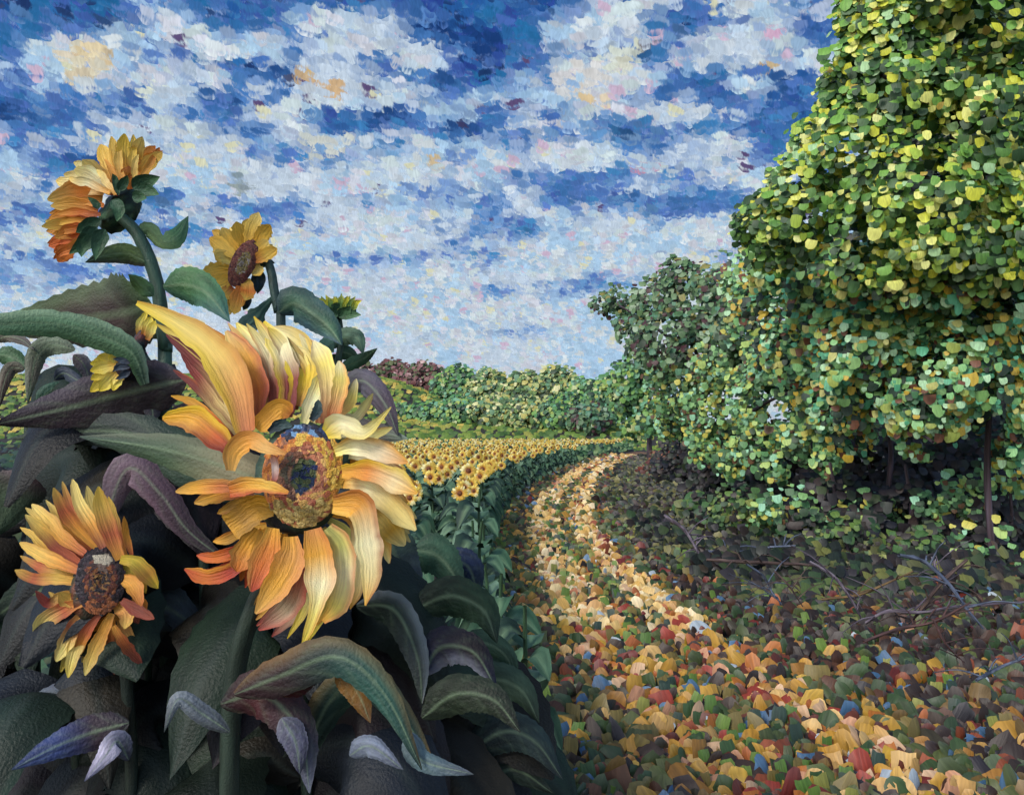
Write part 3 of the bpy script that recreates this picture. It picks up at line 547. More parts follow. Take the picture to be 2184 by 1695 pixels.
def build_weeds():   # leafy weeds covering the soil of the field and of the foreground row
    n = 16000; d = 1.2 + rng.random(n) ** 1.8 * 62; x = float(0) + edge(d) - .35 - rng.random(n) * (d * .85 + 2.2)
    s = np.interp(d, [1, 4, 12, 60], [.10, .16, .24, .6]) * (.6 + .7 * rng.random(n)); z = height(x, d) + s * .35 + .12 * rng.random(n) * np.interp(d, [1, 6, 60], [.6, 1, 3])
    nor = np.stack([(rng.random(n) - .5) * 1.4, -np.ones(n) * .8, .6 + rng.random(n)], -1); up = np.stack([(rng.random(n) - .5) * 1.4, np.zeros(n), np.ones(n)], -1)
    mb = MB(); mb.dabs(np.stack([x, d, z], -1), nor, up, s, s * (.8 + .5 * rng.random(n)), pick([(44,66,50),(52,80,58),(36,52,44),(62,94,62),(74,84,52),(40,46,50),(50,44,42)], n), tip=.12, lo=True)
    tag(mb.build('weeds', M_CROWN), kind='stuff')
build_weeds()

# ------------------------------------------------------------------ foreground sunflowers
def z1(x, y): return (273 + x / 3.2, 614.3 + y / 3.2)
def z2(x, y): return (273 + x / 3.2, 887.3 + y / 3.2)
def z3(x, y): return (x / 3.311, 989.7 + y / 3.311)
def z4(x, y): return (68.3 + x / 3.041, 261.6 + y / 3.041)
def z5(x, y): return (x / 3.8215, 557.4 + y / 3.8215)
def zd(x, y): return (x, y)
ZS = {z1: 3.2, z2: 3.2, z3: 3.311, z4: 3.041, z5: 3.8215, zd: 1.0}
def spine(zf, pts, d0, d1):
    k = len(pts); return [P(*zf(*p), d0 + (d1 - d0) * (i / (k - 1)) ** 1.5) for i, p in enumerate(pts)]
def wd(zf, w, d): return w / ZS[zf] / F * d
def petal(parent, zf, pts, w, cols, d, back=.05, edge=None, prof='petal', cup=.3, name='petal', mat=None):
    mb = MB(); mb.blade(spine(zf, pts, d, d + back), wd(zf, w, d), [C(*c) for c in cols], prof, cup=cup, edge=None if edge is None else [(C(*e[0]), e[1], e[2]) for e in edge], n=26, m=11, streak=.22)
    return mb.build(name, mat or M_PETAL, parent)
def leaf(parent, zf, pts, w, cols, d, back=.05, edge=None, prof='leaf', cup=-.25, serr=.12, rib=(120,140,110), wave=.03, hint=None, streak=.3):
    mb = MB(); mb.blade(spine(zf, pts, d, d + back), wd(zf, w, d), [C(*c) for c in cols], prof, cup=cup, serr=serr, hint=hint, edge=None if edge is None else [(C(*e[0]), e[1], e[2]) for e in edge], n=30, m=13, streak=streak, wave=wave, rib=None if rib is None else C(*rib))
    return mb.build('leaf', M_LEAF, parent)
def stem(parent, zf, pts, d, w, col, dbase=None, foot=None, name='stem'):
    p = [P(*zf(*k), d + (0 if dbase is None else (dbase - d) * i / (len(pts) - 1))) for i, k in enumerate(pts)]
    if foot is not None: p += [np.array([foot[0] * .5 + p[-1][0] * .5, foot[1] * .5 + p[-1][1] * .5, p[-1][2] * .5]), np.array([foot[0], foot[1], -.04])]
    r = wd(zf, w, d) / 2; mb = MB(); mb.tube(p, [r * .9, r, r * 1.05, r * 1.1], col, n=12, seg=36, jit=.08); return mb.build(name, M_STEM, parent)
def disc(parent, zf, ctr, rx, ry, d, ringcols, tilt=0.0, bulge=.35, fn=None):
    """seed disc: florets set ring by ring on a low dome; ringcols(r, a) -> colour"""
    c = P(*zf(*ctr), d); RX = wd(zf, rx, d); RY = wd(zf, ry, d); nor = nrm(np.array([0, 0, CAMZ]) - c)
    ux = nrm(np.cross([0, 0, 1], nor)) * -1; uy = nrm(np.cross(ux, nor)) * 1
    if uy[2] < 0: uy = -uy
    if np.dot(ux, [1, 0, 0]) < 0: ux = -ux
    ct, st = math.cos(tilt), math.sin(tilt); ax = ux * ct + uy * st; ay = -ux * st + uy * ct
    mb = MB(); NR, NA = 14, 44; vs = []; cs = []; uv = []
    for i in range(NR + 1):
        r = max(i / NR, .02)
        for j in range(NA):
            a = 2 * math.pi * j / NA; z = bulge * RX * (1 - r * r) * (1 - .55 * math.exp(-(r / .38) ** 2)) + (rng.random() - .5) * RX * .03
            q = 1 + (rng.random() - .5) * .05; vs.append(c + ax * RX * r * q * math.cos(a) + ay * RY * r * q * math.sin(a) + nor * z); cs.append(ringcols(r, a)); uv.append((r * 2, a * 2))
    f = [(i * NA + j, i * NA + (j + 1) % NA, (i + 1) * NA + (j + 1) % NA, (i + 1) * NA + j) for i in range(NR) for j in range(NA)]
    mb.add(np.array(vs), f, np.array(cs), np.array(uv))
    n = 240; r = np.sqrt(rng.random(n)) * .97; a = rng.random(n) * 2 * np.pi; z = bulge * RX * (1 - r * r) * (1 - .55 * np.exp(-(r / .38) ** 2)) + RX * .02
    p = c + ax * (RX * r * np.cos(a))[:, None] + ay * (RY * r * np.sin(a))[:, None] + nor * z[:, None]
    out = ax * np.cos(a)[:, None] + ay * np.sin(a)[:, None]; tang = -ax * np.sin(a)[:, None] + ay * np.cos(a)[:, None]
    mb.dabs(p, nor + out * .25 + (rng.random((n, 3)) - .5) * .2, tang + out * .3, RX * .15, RX * .20, np.array([ringcols(u, v) for u, v in zip(r, a)]), tip=.2)
    return mb.build('disc', M_DISC, parent)
GRN = [(48,76,58),(58,88,60),(40,64,54)]

# --- the big sunflower
d0 = 1.37
A = thing('sunflower', (P(520, 1400, 1.5)[0], 1.5, 0), 'largest sunflower, windswept, with long cream and orange petals, in front of the dark leaves', 'sunflower')
stem(A, zd, [(640,1060),(600,1180),(540,1300),(500,1450),(490,1700)], 1.42, 42, C(40, 52, 44), 1.5, (P(520, 1400, 1.5)[0], 1.5))
mb = MB(); cc = P(*z2(1190, 420), d0 + .03); mb.ell(cc, (.082, .10, .035), nrm(-cc + np.array([0, 0, CAMZ])), np.array([C(46,66,56), C(34,44,52), C(60,80,60)])); HA = mb.build('flower_head', M_STEM, A)
def rings_big(r, a):
    k = rng.random(); left = math.cos(a) < -.35
    if r < .34: return [C(34,46,92), C(46,64,96), C(66,86,62), C(40,54,84), C(84,92,56)][int(k * 5)]
    if r < .58: return ([C(120,80,60), C(96,64,56), C(84,76,60), C(180,132,100)] if left else [C(200,124,90), C(158,92,70), C(214,150,104), C(232,180,100)])[int(k * 4)]
    if math.sin(a) > .80 and r > .8: return [C(50,70,110), C(60,58,70), C(120,160,200), C(44,50,70)][int(k * 4)]
    if math.sin(a) < -.6: return [C(190,158,84), C(164,138,80), C(160,84,62), C(206,178,108)][int(k * 4)]
    if left: return [C(206,124,60), C(160,90,60), C(120,80,60), C(222,150,70)][int(k * 4)]
    return [C(226,172,64), C(238,196,90), C(214,140,56), C(186,104,66), C(232,184,76)][int(k * 5)]
disc(HA, z2, (1200, 405), 268, 352, d0 - .005, rings_big, tilt=-.08)
CR = (250,240,190); YL = (248,226,116); YB = (242,210,52); OR = (238,174,62); DO = (206,112,40); RD = (178,66,48); PK = (214,134,92); MR = (120,48,52); GY = (150,140,128)
BIG = [
  (z1, [(800,980),(740,700),(600,440),(350,240),(60,100)], 235, [PK,(232,168,96),(240,206,110),(238,214,120),(226,196,60)], -.01, .02, [(YB,-1,.7),((214,120,60),1,.5)], [.55,.8,1,.95,.75,.5,.15]),
  (z1, [(760,950),(640,780),(500,590),(360,420)], 120, [(214,190,140),(220,196,130),(150,70,60),MR], .03, .06, [(MR,-1,.6)], 'petal'),
  (z1, [(870,930),(880,700),(800,480),(670,290)], 170, [(140,84,70),DO,OR,(238,200,130)], .015, .05, [((196,100,90),1,.7),(YL,-1,.5)], 'petal'),
  (z1, [(990,900),(960,640),(880,430),(740,235)], 150, [MR,(150,80,60),CR,YL], .03, .06, [(YL,-1,.6)], 'petal'),
  (z1, [(1080,880),(1090,620),(1040,420),(930,225)], 165, [MR,(140,66,60),CR,YB], .02, .07, [(YB,-1,.7)], 'petal'),
  (z1, [(1150,800),(1200,600),(1160,420),(980,270)], 250, [(176,110,60),YB,(238,214,120),CR], .03, .08, [((220,180,90),1,.6)], 'petal'),
  (z1, [(1200,920),(1250,780),(1300,660),(1330,560)], 110, [(232,220,150),CR,(240,224,140),YL], .005, .04, [((150,170,110),-1,.5)], 'petal'),
  (z1, [(1350,920),(1370,690),(1340,510),(1265,360)], 145, [PK,(236,206,140),YL,CR], .01, .06, [((130,100,90),-1,.65)], 'petal'),
  (z1, [(1380,920),(1430,760),(1455,620),(1440,495)], 120, [RD,(232,180,110),YL,CR], .0, .03, [(DO,1,.7)], 'petal'),
  (z1, [(1350,990),(1460,930),(1600,980),(1700,910),(1795,810)], 165, [YB,CR,(246,234,170),(238,220,130),(226,208,120)], -.02, -.04, [(YB,1,.5)], [.5,1,.9,.8,.55,.4,.3,.2,.05]),
  (z1, [(1410,1110),(1550,1070),(1720,1110),(1910,1190)], 150, [YL,CR,(240,220,180),(232,160,70)], -.005, -.02, [(OR,-1,.8)], 'petal'),
  (z1, [(1460,1250),(1640,1240),(1820,1310),(1975,1400)], 175, [OR,(222,140,60),(240,214,160),OR], -.01, -.03, [(YB,-1,.7)], 'petal'),
  (z1, [(1470,1330),(1640,1350),(1800,1480),(1965,1650)], 190, [OR,CR,(240,214,130),(238,218,140)], .01, -.01, [((222,150,60),-1,.6)], 'petal'),
  (z2, [(1600,560),(1730,700),(1800,780),(1890,880)], 170, [OR,(214,190,110),(190,150,50),(226,210,140)], .03, .02, None, 'petal'),
  (z2, [(1400,600),(1580,620),(1640,850),(1660,1080),(1620,1290)], 200, [OR,(232,160,60),CR,(238,216,150),OR], -.03, -.06, [((150,80,50),-1,.85),(YL,1,.3)], [.6,.9,1,1,.95,.75,.45,.06]),
  (z2, [(1360,760),(1460,880),(1480,1080),(1430,1290),(1330,1400)], 150, [(190,190,110),(216,214,120),CR,YL,OR], -.01, -.03, [(PK,-1,.8),((206,150,60),1,.5)], [.6,.9,1,1,.95,.7,.3]),
  (z2, [(1260,770),(1300,950),(1310,1150),(1270,1350),(1185,1575)], 190, [(224,150,80),OR,CR,YL,YB], -.03, -.07, [((206,110,60),-1,.5),(OR,1,.5)], [.6,.85,1,1,.9,.7,.4,.3,.06]),
  (z2, [(1110,820),(1110,960),(1030,1130),(870,1345)], 190, [OR,(222,160,80),OR,(236,180,90)], -.015, -.04, [(PK,-1,.6)], 'petal'),
  (z2, [(1200,960),(1170,1150),(1090,1320),(890,1455)], 140, [MR,(176,110,90),(190,170,140),(150,60,56)], .02, .0, [(RD,-1,.7)], 'petal'),
  (z2, [(990,760),(960,900),(900,1050),(840,1195)], 170, [OR,(226,140,60),(220,120,60),RD], -.01, -.03, [(YL,1,.3)], 'petal'),
  (z2, [(890,770),(820,880),(775,970),(745,1060)], 170, [(200,150,50),OR,(224,150,70),DO], .0, -.01, [((150,120,70),1,.4)], 'petal'),
  (z2, [(830,960),(680,1060),(530,1095),(385,1040)], 115, [(90,60,50),RD,DO,(214,96,60)], .02, .0, [(OR,1,.8)], 'petal'),
  (z2, [(1000,640),(880,630),(780,700),(690,760)], 200, [(200,150,50),(206,150,40),(190,140,60),OR], -.015, -.02, [((140,110,50),-1,.4)], [.4,.9,1,.95,.8]),
  (z2, [(800,480),(620,475),(460,485),(325,515)], 98, [(120,70,50),(206,120,60),OR,(222,170,80)], .02, .02, [((236,190,110),1,.5)], 'petal'),
  (z1, [(740,1130),(600,1010),(440,890),(235,885)], 185, [MR,(206,100,50),OR,(232,170,40)], .0, .02, [(YB,1,.8),(MR,-1,.6)], 'petal'),
  (z1, [(880,960),(960,880),(1040,820),(1110,860)], 150, [OR,(226,160,60),OR,(190,110,50)], .0, .01, None, 'stroke'),
  (z2, [(690,500),(830,470),(960,480),(1095,520)], 130, [DO,OR,(236,190,80),(214,140,50)], -.055, -.02, [(RD,1,.9),((244,220,160),-1,.2)], [.8,1,.9,.75,.5,.2]),
  (z2, [(700,370),(720,240),(830,160),(940,210),(1075,255)], 150, [(222,170,90),(236,176,80),(232,160,70),(240,190,110),(214,150,80)], -.06, -.02, [(PK,-1,.25)], [.4,.8,1,.9,.6,.15]),
  (z2, [(990,265),(1005,350),(1000,440)], 50, [PK,(240,220,210),(190,110,100)], -.05, .0, [(MR,-1,.4)], 'stroke')]
for (zf, pts, w, cols, dd, bk, edge, prof) in BIG:
    petal(HA, zf, pts, w * 1.0, cols, d0 + dd, bk, edge, prof)
# a second, narrower row of ray petals behind the first
fan = []
for (zf, pts, w, cols, dd, bk, edge, prof) in BIG:
    q = crom(np.array([zf(*p) for p in pts], float), 5); v = q[-1] - np.array([665, 1012])
    if np.hypot(*(q[0] - np.array([650, 1010]))) > 60 and np.hypot(*v) > 150: fan.append((math.atan2(v[1], v[0]), q, w / 3.2, cols))
fan.sort(key=lambda k: k[0])
for i in range(len(fan)):
    a, b = fan[i], fan[(i + 1) % len(fan)]
    if abs(b[0] - a[0]) > .7: continue
    for m_ in (.35, .68):
        q = (a[1] * (1 - m_) + b[1] * m_); q = q[0] + (q - q[0]) * (.86 + .2 * rng.random())
        cols = (a if m_ < .5 else b)[3]; cols = [tuple(np.clip(np.array(k) * (.82 + .22 * rng.random()), 0, 255)) for k in cols]
        petal(HA, zd, [tuple(k) for k in q], (a[2] + b[2]) * .5 * (.45 + .2 * rng.random()), cols, d0 + .035 + .02 * m_, .03, [(MR if i % 2 else DO, -1 if m_ < .5 else 1, .5)])
# bracts showing between the petals
for pts in [[(1250,900),(1290,840),(1300,760)],[(1440,1380),(1520,1410),(1600,1420)],[(960,980),(1040,930),(1120,940)]]:
    petal(HA, z1, pts, 70, [(40,50,60),(44,62,66),(70,90,90)], d0 - .004, .0, None, 'petal', name='bract', mat=M_LEAF)
for (pts, w, cols, d, bk, ed, lab) in [
   ([(650,1065),(520,1010),(360,960),(170,930)], 105, [(60,84,62),(126,118,92),(66,84,64),(40,56,50)], 1.5, .1, [((120,120,98),1,.35)], None),
   ([(490,1350),(380,1330),(250,1400),(120,1480)], 110, [(20,22,24),(26,28,30),(30,34,38),(36,40,48)], 1.80, .0, None, None),
   ([(500,1480),(600,1440),(720,1400),(820,1480),(900,1640)], 92, [(44,26,30),(42,32,34),(36,58,54),(44,80,70),(26,36,36)], 1.25, -.06, [((150,110,50),-1,.35)], None),
   ([(490,1560),(430,1520),(380,1490),(350,1560)], 42, [(40,44,48),(84,90,98),(130,136,142),(44,48,52)], 1.25, -.04, None, None)]:  # last, pale leaf is painted sheen of a glossy leaf edge
    leaf(A, zd, pts, w, cols, d, bk, ed)

def second_row(parent, zf, specs, ctr, d, wk=.62, seed=0, minlen=40):
    fan = []
    for pts, w, cols in specs:
        q = crom(np.array([zf(*p) for p in pts], float), 5); v = q[-1] - np.array(ctr)
        if np.hypot(*v) > minlen: fan.append((math.atan2(v[1], v[0]), q, w / ZS[zf], cols))
    fan.sort(key=lambda k: k[0])
    for i in range(len(fan)):
        a, b = fan[i], fan[(i + 1) % len(fan)]
        if abs(b[0] - a[0]) > .8: continue
        q = (a[1] + b[1]) / 2 + rng.normal(0, 2.0, (5, 2)); q = q[0] + (q - q[0]) * (.85 + .25 * rng.random())
        cols = [tuple(np.clip(np.array(k) * (.82 + .24 * rng.random()), 0, 255)) for k in a[3]]
        petal(parent, zd, [tuple(k) for k in q], (a[2] + b[2]) * .5 * wk, cols, d + .012 * (i % 2), .01, None)
# --- small left sunflower
d1 = 1.55; bx = P(230, 1300, 1.65)[0]
B = thing('sunflower', (bx, 1.65, 0), 'smaller orange sunflower with finger-like petals, low at the left edge above the dark leaves', 'sunflower')
stem(B, zd, [(215,1245),(245,1330),(270,1450),(280,1700)], d1 + .04, 26, C(36, 46, 40), 1.65, (bx, 1.65))
mb = MB(); cc = P(*z3(710, 830), d1 + .025); mb.ell(cc, (.05, .075, .025), nrm(-cc + np.array([0, 0, CAMZ])), np.array([C(46,56,46), C(110,60,40), C(60,50,40)])); HB = mb.build('flower_head', M_STEM, B)
def rings_b(r, a):
    k = rng.random()
    if .3 < r < .8 and .9 < a < 1.9 : return C(196,186,164) if r > .5 else C(120,100,90)  # pale patch paints a white glint on the disc
    if r < .42: return [C(56,46,50), C(120,74,48), C(40,38,46), C(150,110,60)][int(k * 4)]
    if r < .66: return [C(110,60,46), C(70,50,50), C(150,90,50), C(96,46,42)][int(k * 4)]
    if math.sin(a) < -.75: return [C(140,84,56), C(170,100,60), C(90,60,50)][int(k * 3)]
    return [C(42,34,40), C(52,44,54), C(34,30,36), C(66,50,56)][int(k * 4)]
disc(HB, z3, (710, 820), 158, 235, d1 - .005, rings_b, bulge=.3)
B_SPECS = []
o1 = (238,196,96); o2 = (230,164,70); o3 = (196,104,70); o4 = (242,216,124)
for i, (pts, w, cols) in enumerate([
  ([(600,630),(440,510),(330,380),(225,280)],125,[o3,o2,o1,o4]),([(570,700),(390,570),(280,450),(178,355)],105,[o3,(150,80,60),o1,o4]),([(690,590),(550,460),(450,330),(378,165)],115,[o2,o2,o3,o1]),
  ([(730,590),(650,430),(560,280),(512,105)],125,[(160,90,70),o2,o4,o4]),([(850,670),(780,490),(720,310),(695,155)],160,[o2,o3,o1,(240,200,80)]),([(930,640),(890,500),(875,365)],62,[o3,o2,o2]),
  ([(580,760),(410,690),(280,630),(140,550)],125,[o3,o2,o1,o1]),([(570,830),(400,810),(240,805),(105,745)],115,[o2,o1,o3,o1]),([(560,890),(430,930),(340,980),(250,890)],90,[o2,o1,(160,70,60),(150,80,70)]),
  ([(600,960),(440,1030),(310,1120),(245,1285)],150,[o2,o3,o4,o4]),([(620,1020),(520,1150),(450,1290),(395,1390)],140,[o1,o3,o4,o4]),([(650,1050),(570,1200),(515,1350),(480,1505)],125,[o2,o1,o4,(236,206,80)]),
  ([(700,1060),(610,1180),(560,1300),(530,1400)],95,[(150,80,60),o3,o2,o2]),([(790,1050),(720,1200),(650,1350),(600,1490)],115,[o2,o2,o1,o4]),([(820,990),(890,1050),(880,1160)],140,[o2,(222,160,90),o1]),
  ([(800,1140),(860,1240),(920,1320),(1005,1415)],95,[o2,(180,100,50),(140,74,50),(120,60,50)]),([(860,960),(970,1030),(1090,1090)],110,[(140,70,50),(130,64,50),(140,70,50)]),([(850,800),(940,850),(1000,1000)],130,[o2,o2,(190,110,50)]),
  ([(850,670),(950,690),(1040,780),(1115,875)],140,[(220,190,60),(226,200,80),(206,150,70),(232,206,70)]),([(570,960),(480,960),(420,900)],120,[o2,o1,o1])]):
    B_SPECS.append((pts, w, cols)); petal(HB, z3, pts, w * .80, cols, d1 + .012 * (i % 3) - .01, [.03, -.02, -.035][i % 3], [((150,70,60), -1 if i % 2 else 1, .35)])
second_row(HB, z3, B_SPECS, (213, 1240), d1 + .025, .55)
for (pts, w, cols, d, bk) in [
   ([(250,1430),(180,1470),(90,1500),(-40,1540)],80,[(34,36,42),(48,52,62),(70,78,94),(54,62,80)],1.66,-.02),([(265,1400),(330,1300),(380,1310),(460,1380)],110,[(30,34,34),(44,52,52),(62,74,84),(50,54,60)],1.75,.05),
   ([(275,1540),(200,1560),(120,1590),(25,1640)],75,[(34,32,38),(52,42,50),(54,66,108),(44,54,86)],1.45,-.08),([(275,1620),(250,1580),(225,1610),(180,1665)],50,[(40,40,48),(90,92,110),(176,170,190),(120,116,140)],1.4,-.05),
   ([(240,1330),(150,1260),(60,1270),(-30,1330)],120,[(40,44,40),(44,60,50),(40,54,46),(36,42,40)],1.75,.1),([(215,1140),(270,1000),(340,1050),(400,1130),(490,1200)],70,[(90,76,86),(110,92,104),(92,72,84),(60,50,58),(48,44,46)],1.7,.03)]:
    leaf(B, zd, pts, w, cols, d, bk)

# --- tall nodding sunflower
d2 = 1.85; cx_ = P(360, 800, d2 + .05)[0]
Cc = thing('sunflower', (cx_, d2 + .05, 0), 'tallest sunflower, nodding left, seen from behind with a dark green calyx against the sky', 'sunflower')
stem(Cc, z4, [(560,600),(660,690),(725,800),(775,920),(815,1060),(840,1250),(865,1480),(862,1660)], d2, 84, C(48, 76, 62), d2 + .02, (cx_, d2 + .05))
C_SPECS = []; E_SPECS = []
mb = MB(); cc = P(*z4(575, 570), d2 + .035); mb.ell(cc, (wd(z4,140,d2), wd(z4,185,d2), .035), nrm([-.75, -.25, .55]), np.array([C(44,66,54), C(36,56,50), C(70,104,78), C(32,48,48)]), jit=.1); HC = mb.build('flower_head', M_LEAF, Cc)
for i, (pts, w, cols) in enumerate([
  ([(690,350),(760,260),(845,190)],85,[o2,o1,o1]),([(670,330),(720,230),(800,150)],85,[o2,o2,DO]),([(640,340),(670,210),(715,90)],85,[o1,o1,o4]),([(600,360),(590,210),(600,70)],95,[DO,(236,200,90),(230,190,60)]),
  ([(560,430),(500,270),(445,140)],115,[DO,o1,(236,190,70)]),([(540,440),(430,330),(325,240)],115,[o2,(240,210,140),o4]),([(520,450),(390,350),(275,300)],125,[(240,200,130),CR,o4]),([(470,440),(310,410),(155,375)],115,[o2,CR,(240,206,110)]),
  ([(460,480),(310,450),(100,500)],140,[o2,(226,140,70),o1]),([(430,560),(280,530),(120,540)],95,[DO,o2,o1]),([(420,600),(270,590),(110,620)],95,[o3,DO,o2]),([(410,660),(250,650),(62,672)],90,[DO,o2,(236,200,90)]),
  ([(390,690),(260,700),(150,745)],95,[o3,DO,o2]),([(310,730),(220,760),(108,800)],105,[DO,(220,120,60),(214,110,60)]),([(290,760),(225,830),(168,902)],105,[o2,(226,130,60),DO]),([(640,430),(620,350),(630,280)],80,[DO,o2,PK]),([(520,470),(500,400),(460,310)],70,[RD,o2,o2])]):
    C_SPECS.append((pts, w, cols)); petal(HC, z4, pts, w * .98, cols, d2 - .055 + .015 * (i % 3), [-.02, .02, -.05][i % 3], None, cup=.15)
second_row(HC, z4, C_SPECS, (235, 420), d2 - .03, .75)
second_row(HC, z4, [([tuple(np.array(p) + np.array([18, 14])) for p in a], b, c) for a, b, c in C_SPECS], (235, 420), d2 - .075, .5)
for pts, w in [([(650,420),(740,380),(830,350)],110),([(680,430),(760,440),(825,465)],90),([(650,480),(700,480),(745,490)],80),([(440,620),(340,680),(285,710)],90),([(420,680),(360,760),(240,850)],120),([(470,690),(430,780),(410,890)],100),([(400,700),(330,800),(320,870)],90),([(520,500),(560,560),(550,640)],90),([(560,440),(600,380),(620,340)],60),([(430,560),(410,520),(360,480)],50),([(560,470),(540,370),(520,330)],45)]:
    petal(HC, z4, pts, w, [GRN[0], (52,80,58), (70,104,70)], d2 - .085, -.01, None, 'leaf', name='bract', mat=M_LEAF)
leaf(Cc, z4, [(765,915),(620,850),(480,860),(345,905)], 130, [(46,66,52),(92,112,64),(84,104,66),(60,70,62)], d2, -.08, [((70,52,60),-1,.8)], serr=.05)
leaf(Cc, z4, [(690,700),(760,690),(845,775),(945,730),(1014,605)], 130, [(60,90,70),(130,160,110),(150,176,120),(80,120,84),(84,120,88)], d2, .08, None, [.3,.7,.9,.6,1,.7,.05], serr=.05)
leaf(Cc, z4, [(850,1060),(1000,1050),(1140,1110),(1285,1290)], 240, [(56,88,66),(66,104,66),(64,100,72),(50,84,84)], d2, -.1, [((52,88,90),1,.5)], cup=-.35)
leaf(Cc, z5, [(1230,330),(980,420),(560,470),(-80,530)], 640, [(70,94,64),(60,48,50),(64,54,52),(66,84,60)], d2 + .06, .12, [((84,112,72),1,.55),((58,62,54),-1,.5)], cup=-.2, serr=.2)
leaf(Cc, z5, [(1180,1000),(1070,740),(760,580),(380,500),(-120,520)], 250, [(50,70,56),(70,98,72),(92,122,92),(96,130,98),(80,110,84)], d2 - .1, -.15, [((160,180,150),1,.45),((64,96,58),-1,.5)], [.3,.6,.9,1,.95,.8,.5], serr=.1)
leaf(Cc, z5, [(1250,280),(1150,190),(1045,105)], 130, [(60,92,72),(110,140,88),(96,126,80)], d2 - .02, -.06, None)
stem(Cc, z5, [(1150,680),(1190,790),(1285,900)], d2 - .01, 50, C(44, 56, 52), d2, name='side_shoot')
mb = MB(); cc = P(*z5(1150, 640), d2 - .02); mb.ell(cc, (wd(z5,55,d2), wd(z5,55,d2), wd(z5,95,d2)), [.25, 0, 1], np.array([C(40,46,54), C(52,56,60), C(90,50,50), C(36,50,48)])); HC2 = mb.build('side_flower', M_LEAF, Cc)
for pts, w in [([(1130,600),(1150,510),(1190,410)],75),([(1170,600),(1200,520),(1235,450)],80),([(1200,640),(1230,560),(1265,480)],70)]: petal(HC2, z5, pts, w, [DO, YL, YB], d2 - .03, .01)

# --- half-closed sunflower below it
dx_ = P(310, 850, 1.9)[0]
D = thing('sunflower', (dx_, 1.9, 0), 'half-closed sunflower facing left under the long pale green leaf, ragged yellow petals', 'sunflower')
stem(D, z5, [(1060,860),(1130,940),(1190,1060),(1220,1200)], 1.78, 55, C(50, 78, 56), 1.85, (dx_, 1.9))
mb = MB(); cc = P(*z5(1020, 860), 1.76); mb.ell(cc, (wd(z5,95,1.76), wd(z5,105,1.76), wd(z5,90,1.76)), [-1, 0, -.1], np.array([C(40,42,54), C(50,58,72), C(60,44,50), C(34,44,50)]), jit=.12); HD = mb.build('flower_head', M_LEAF, D)
for i, tip in enumerate([(880,775),(790,775),(735,830),(735,890),(740,960),(735,1060),(810,1055),(920,1050),(990,775)]):
    b = (980, 800 + i * 14); petal(HD, z5, [b, ((b[0] + tip[0]) / 2, (b[1] + tip[1]) / 2 - 5), tip], 95, [(206,96,60) if i % 3 == 1 else OR, YL, YB], 1.74 + .008 * (i % 3), -.02)
for pts in [[(1060,830),(980,800),(920,790)],[(1060,860),(970,860),(915,900)],[(1060,890),(1000,930),(940,960)]]: petal(HD, z5, pts, 50, [(40,44,56),(54,66,80),(50,60,66)], 1.72, -.01, None, 'leaf', name='bract', mat=M_LEAF)

# --- second tall sunflower
d4 = 2.05; ex = P(600, 760, d4)[0]
E = thing('sunflower', (ex, d4, 0), 'yellow sunflower with an oval brown disc on the stem between the tallest and the bud', 'sunflower')
stem(E, z4, [(1450,930),(1520,905),(1550,960),(1570,1080),(1595,1220),(1615,1340)], d4, 58, C(48, 70, 64), d4, (ex, d4))
mb = MB(); cc = P(*z4(1400, 890), d4 + .02); mb.ell(cc, (wd(z4,55,d4), wd(z4,90,d4), .02), nrm([-.55, -.8, .2]), np.array([C(50,74,58), C(40,56,58)])); HE = mb.build('flower_head', M_LEAF, E)
def rings_e(r, a):
    k = rng.random()
    if r < .5: return [C(130,116,60), C(150,134,84), C(110,96,60), C(160,150,150)][int(k * 4)]
    return [C(96,48,48), C(120,62,56), C(76,44,46), C(134,84,70)][int(k * 4)]
disc(HE, z4, (1370, 910), 74, 165, d4 - .035, rings_e, tilt=-.42)
y1 = (236,194,84); y2 = (228,176,62); y3 = (240,212,120)
for i, (pts, w, cols) in enumerate([
  ([(1400,790),(1425,690),(1470,580)],95,[y2,y1,y3]),([(1370,800),(1345,720),(1325,640)],95,[y2,y1,y1]),([(1340,830),(1275,750),(1230,680)],100,[y2,y1,y3]),([(1310,860),(1220,790),(1150,745)],100,[y1,y1,y2]),
  ([(1300,900),(1230,870),(1190,890)],100,[y3,y3,y2]),([(1290,950),(1200,960),(1095,990)],120,[y2,y1,y1]),([(1290,1000),(1220,1040),(1160,1050)],110,[y2,y1,y1]),([(1300,1060),(1245,1110),(1210,1160)],90,[(190,90,60),y1,y2]),
  ([(1310,1080),(1280,1170),(1265,1250)],95,[RD,y1,y3]),([(1350,1060),(1330,1150),(1310,1240)],95,[DO,(232,160,70),y1]),([(1390,1010),(1400,1090),(1385,1150)],95,[y1,DO,y1]),([(1420,940),(1460,960),(1480,990)],95,[y1,y3,y2]),
  ([(1440,890),(1520,850),(1590,815)],95,[DO,y1,y2]),([(1440,810),(1500,720),(1545,660)],105,[y2,y1,y2]),([(1430,790),(1460,730),(1490,680)],70,[DO,(200,110,60),y1]),([(1440,870),(1490,800),(1530,760)],95,[y1,y1,y3])]):
    E_SPECS.append((pts, w, cols)); petal(HE, z4, pts, w * .95, cols, d4 - .03 + .012 * (i % 3), [.0, -.04, -.02][i % 3], cup=.12)
second_row(HE, z4, E_SPECS, (518, 560), d4 - .005, .7, minlen=30)
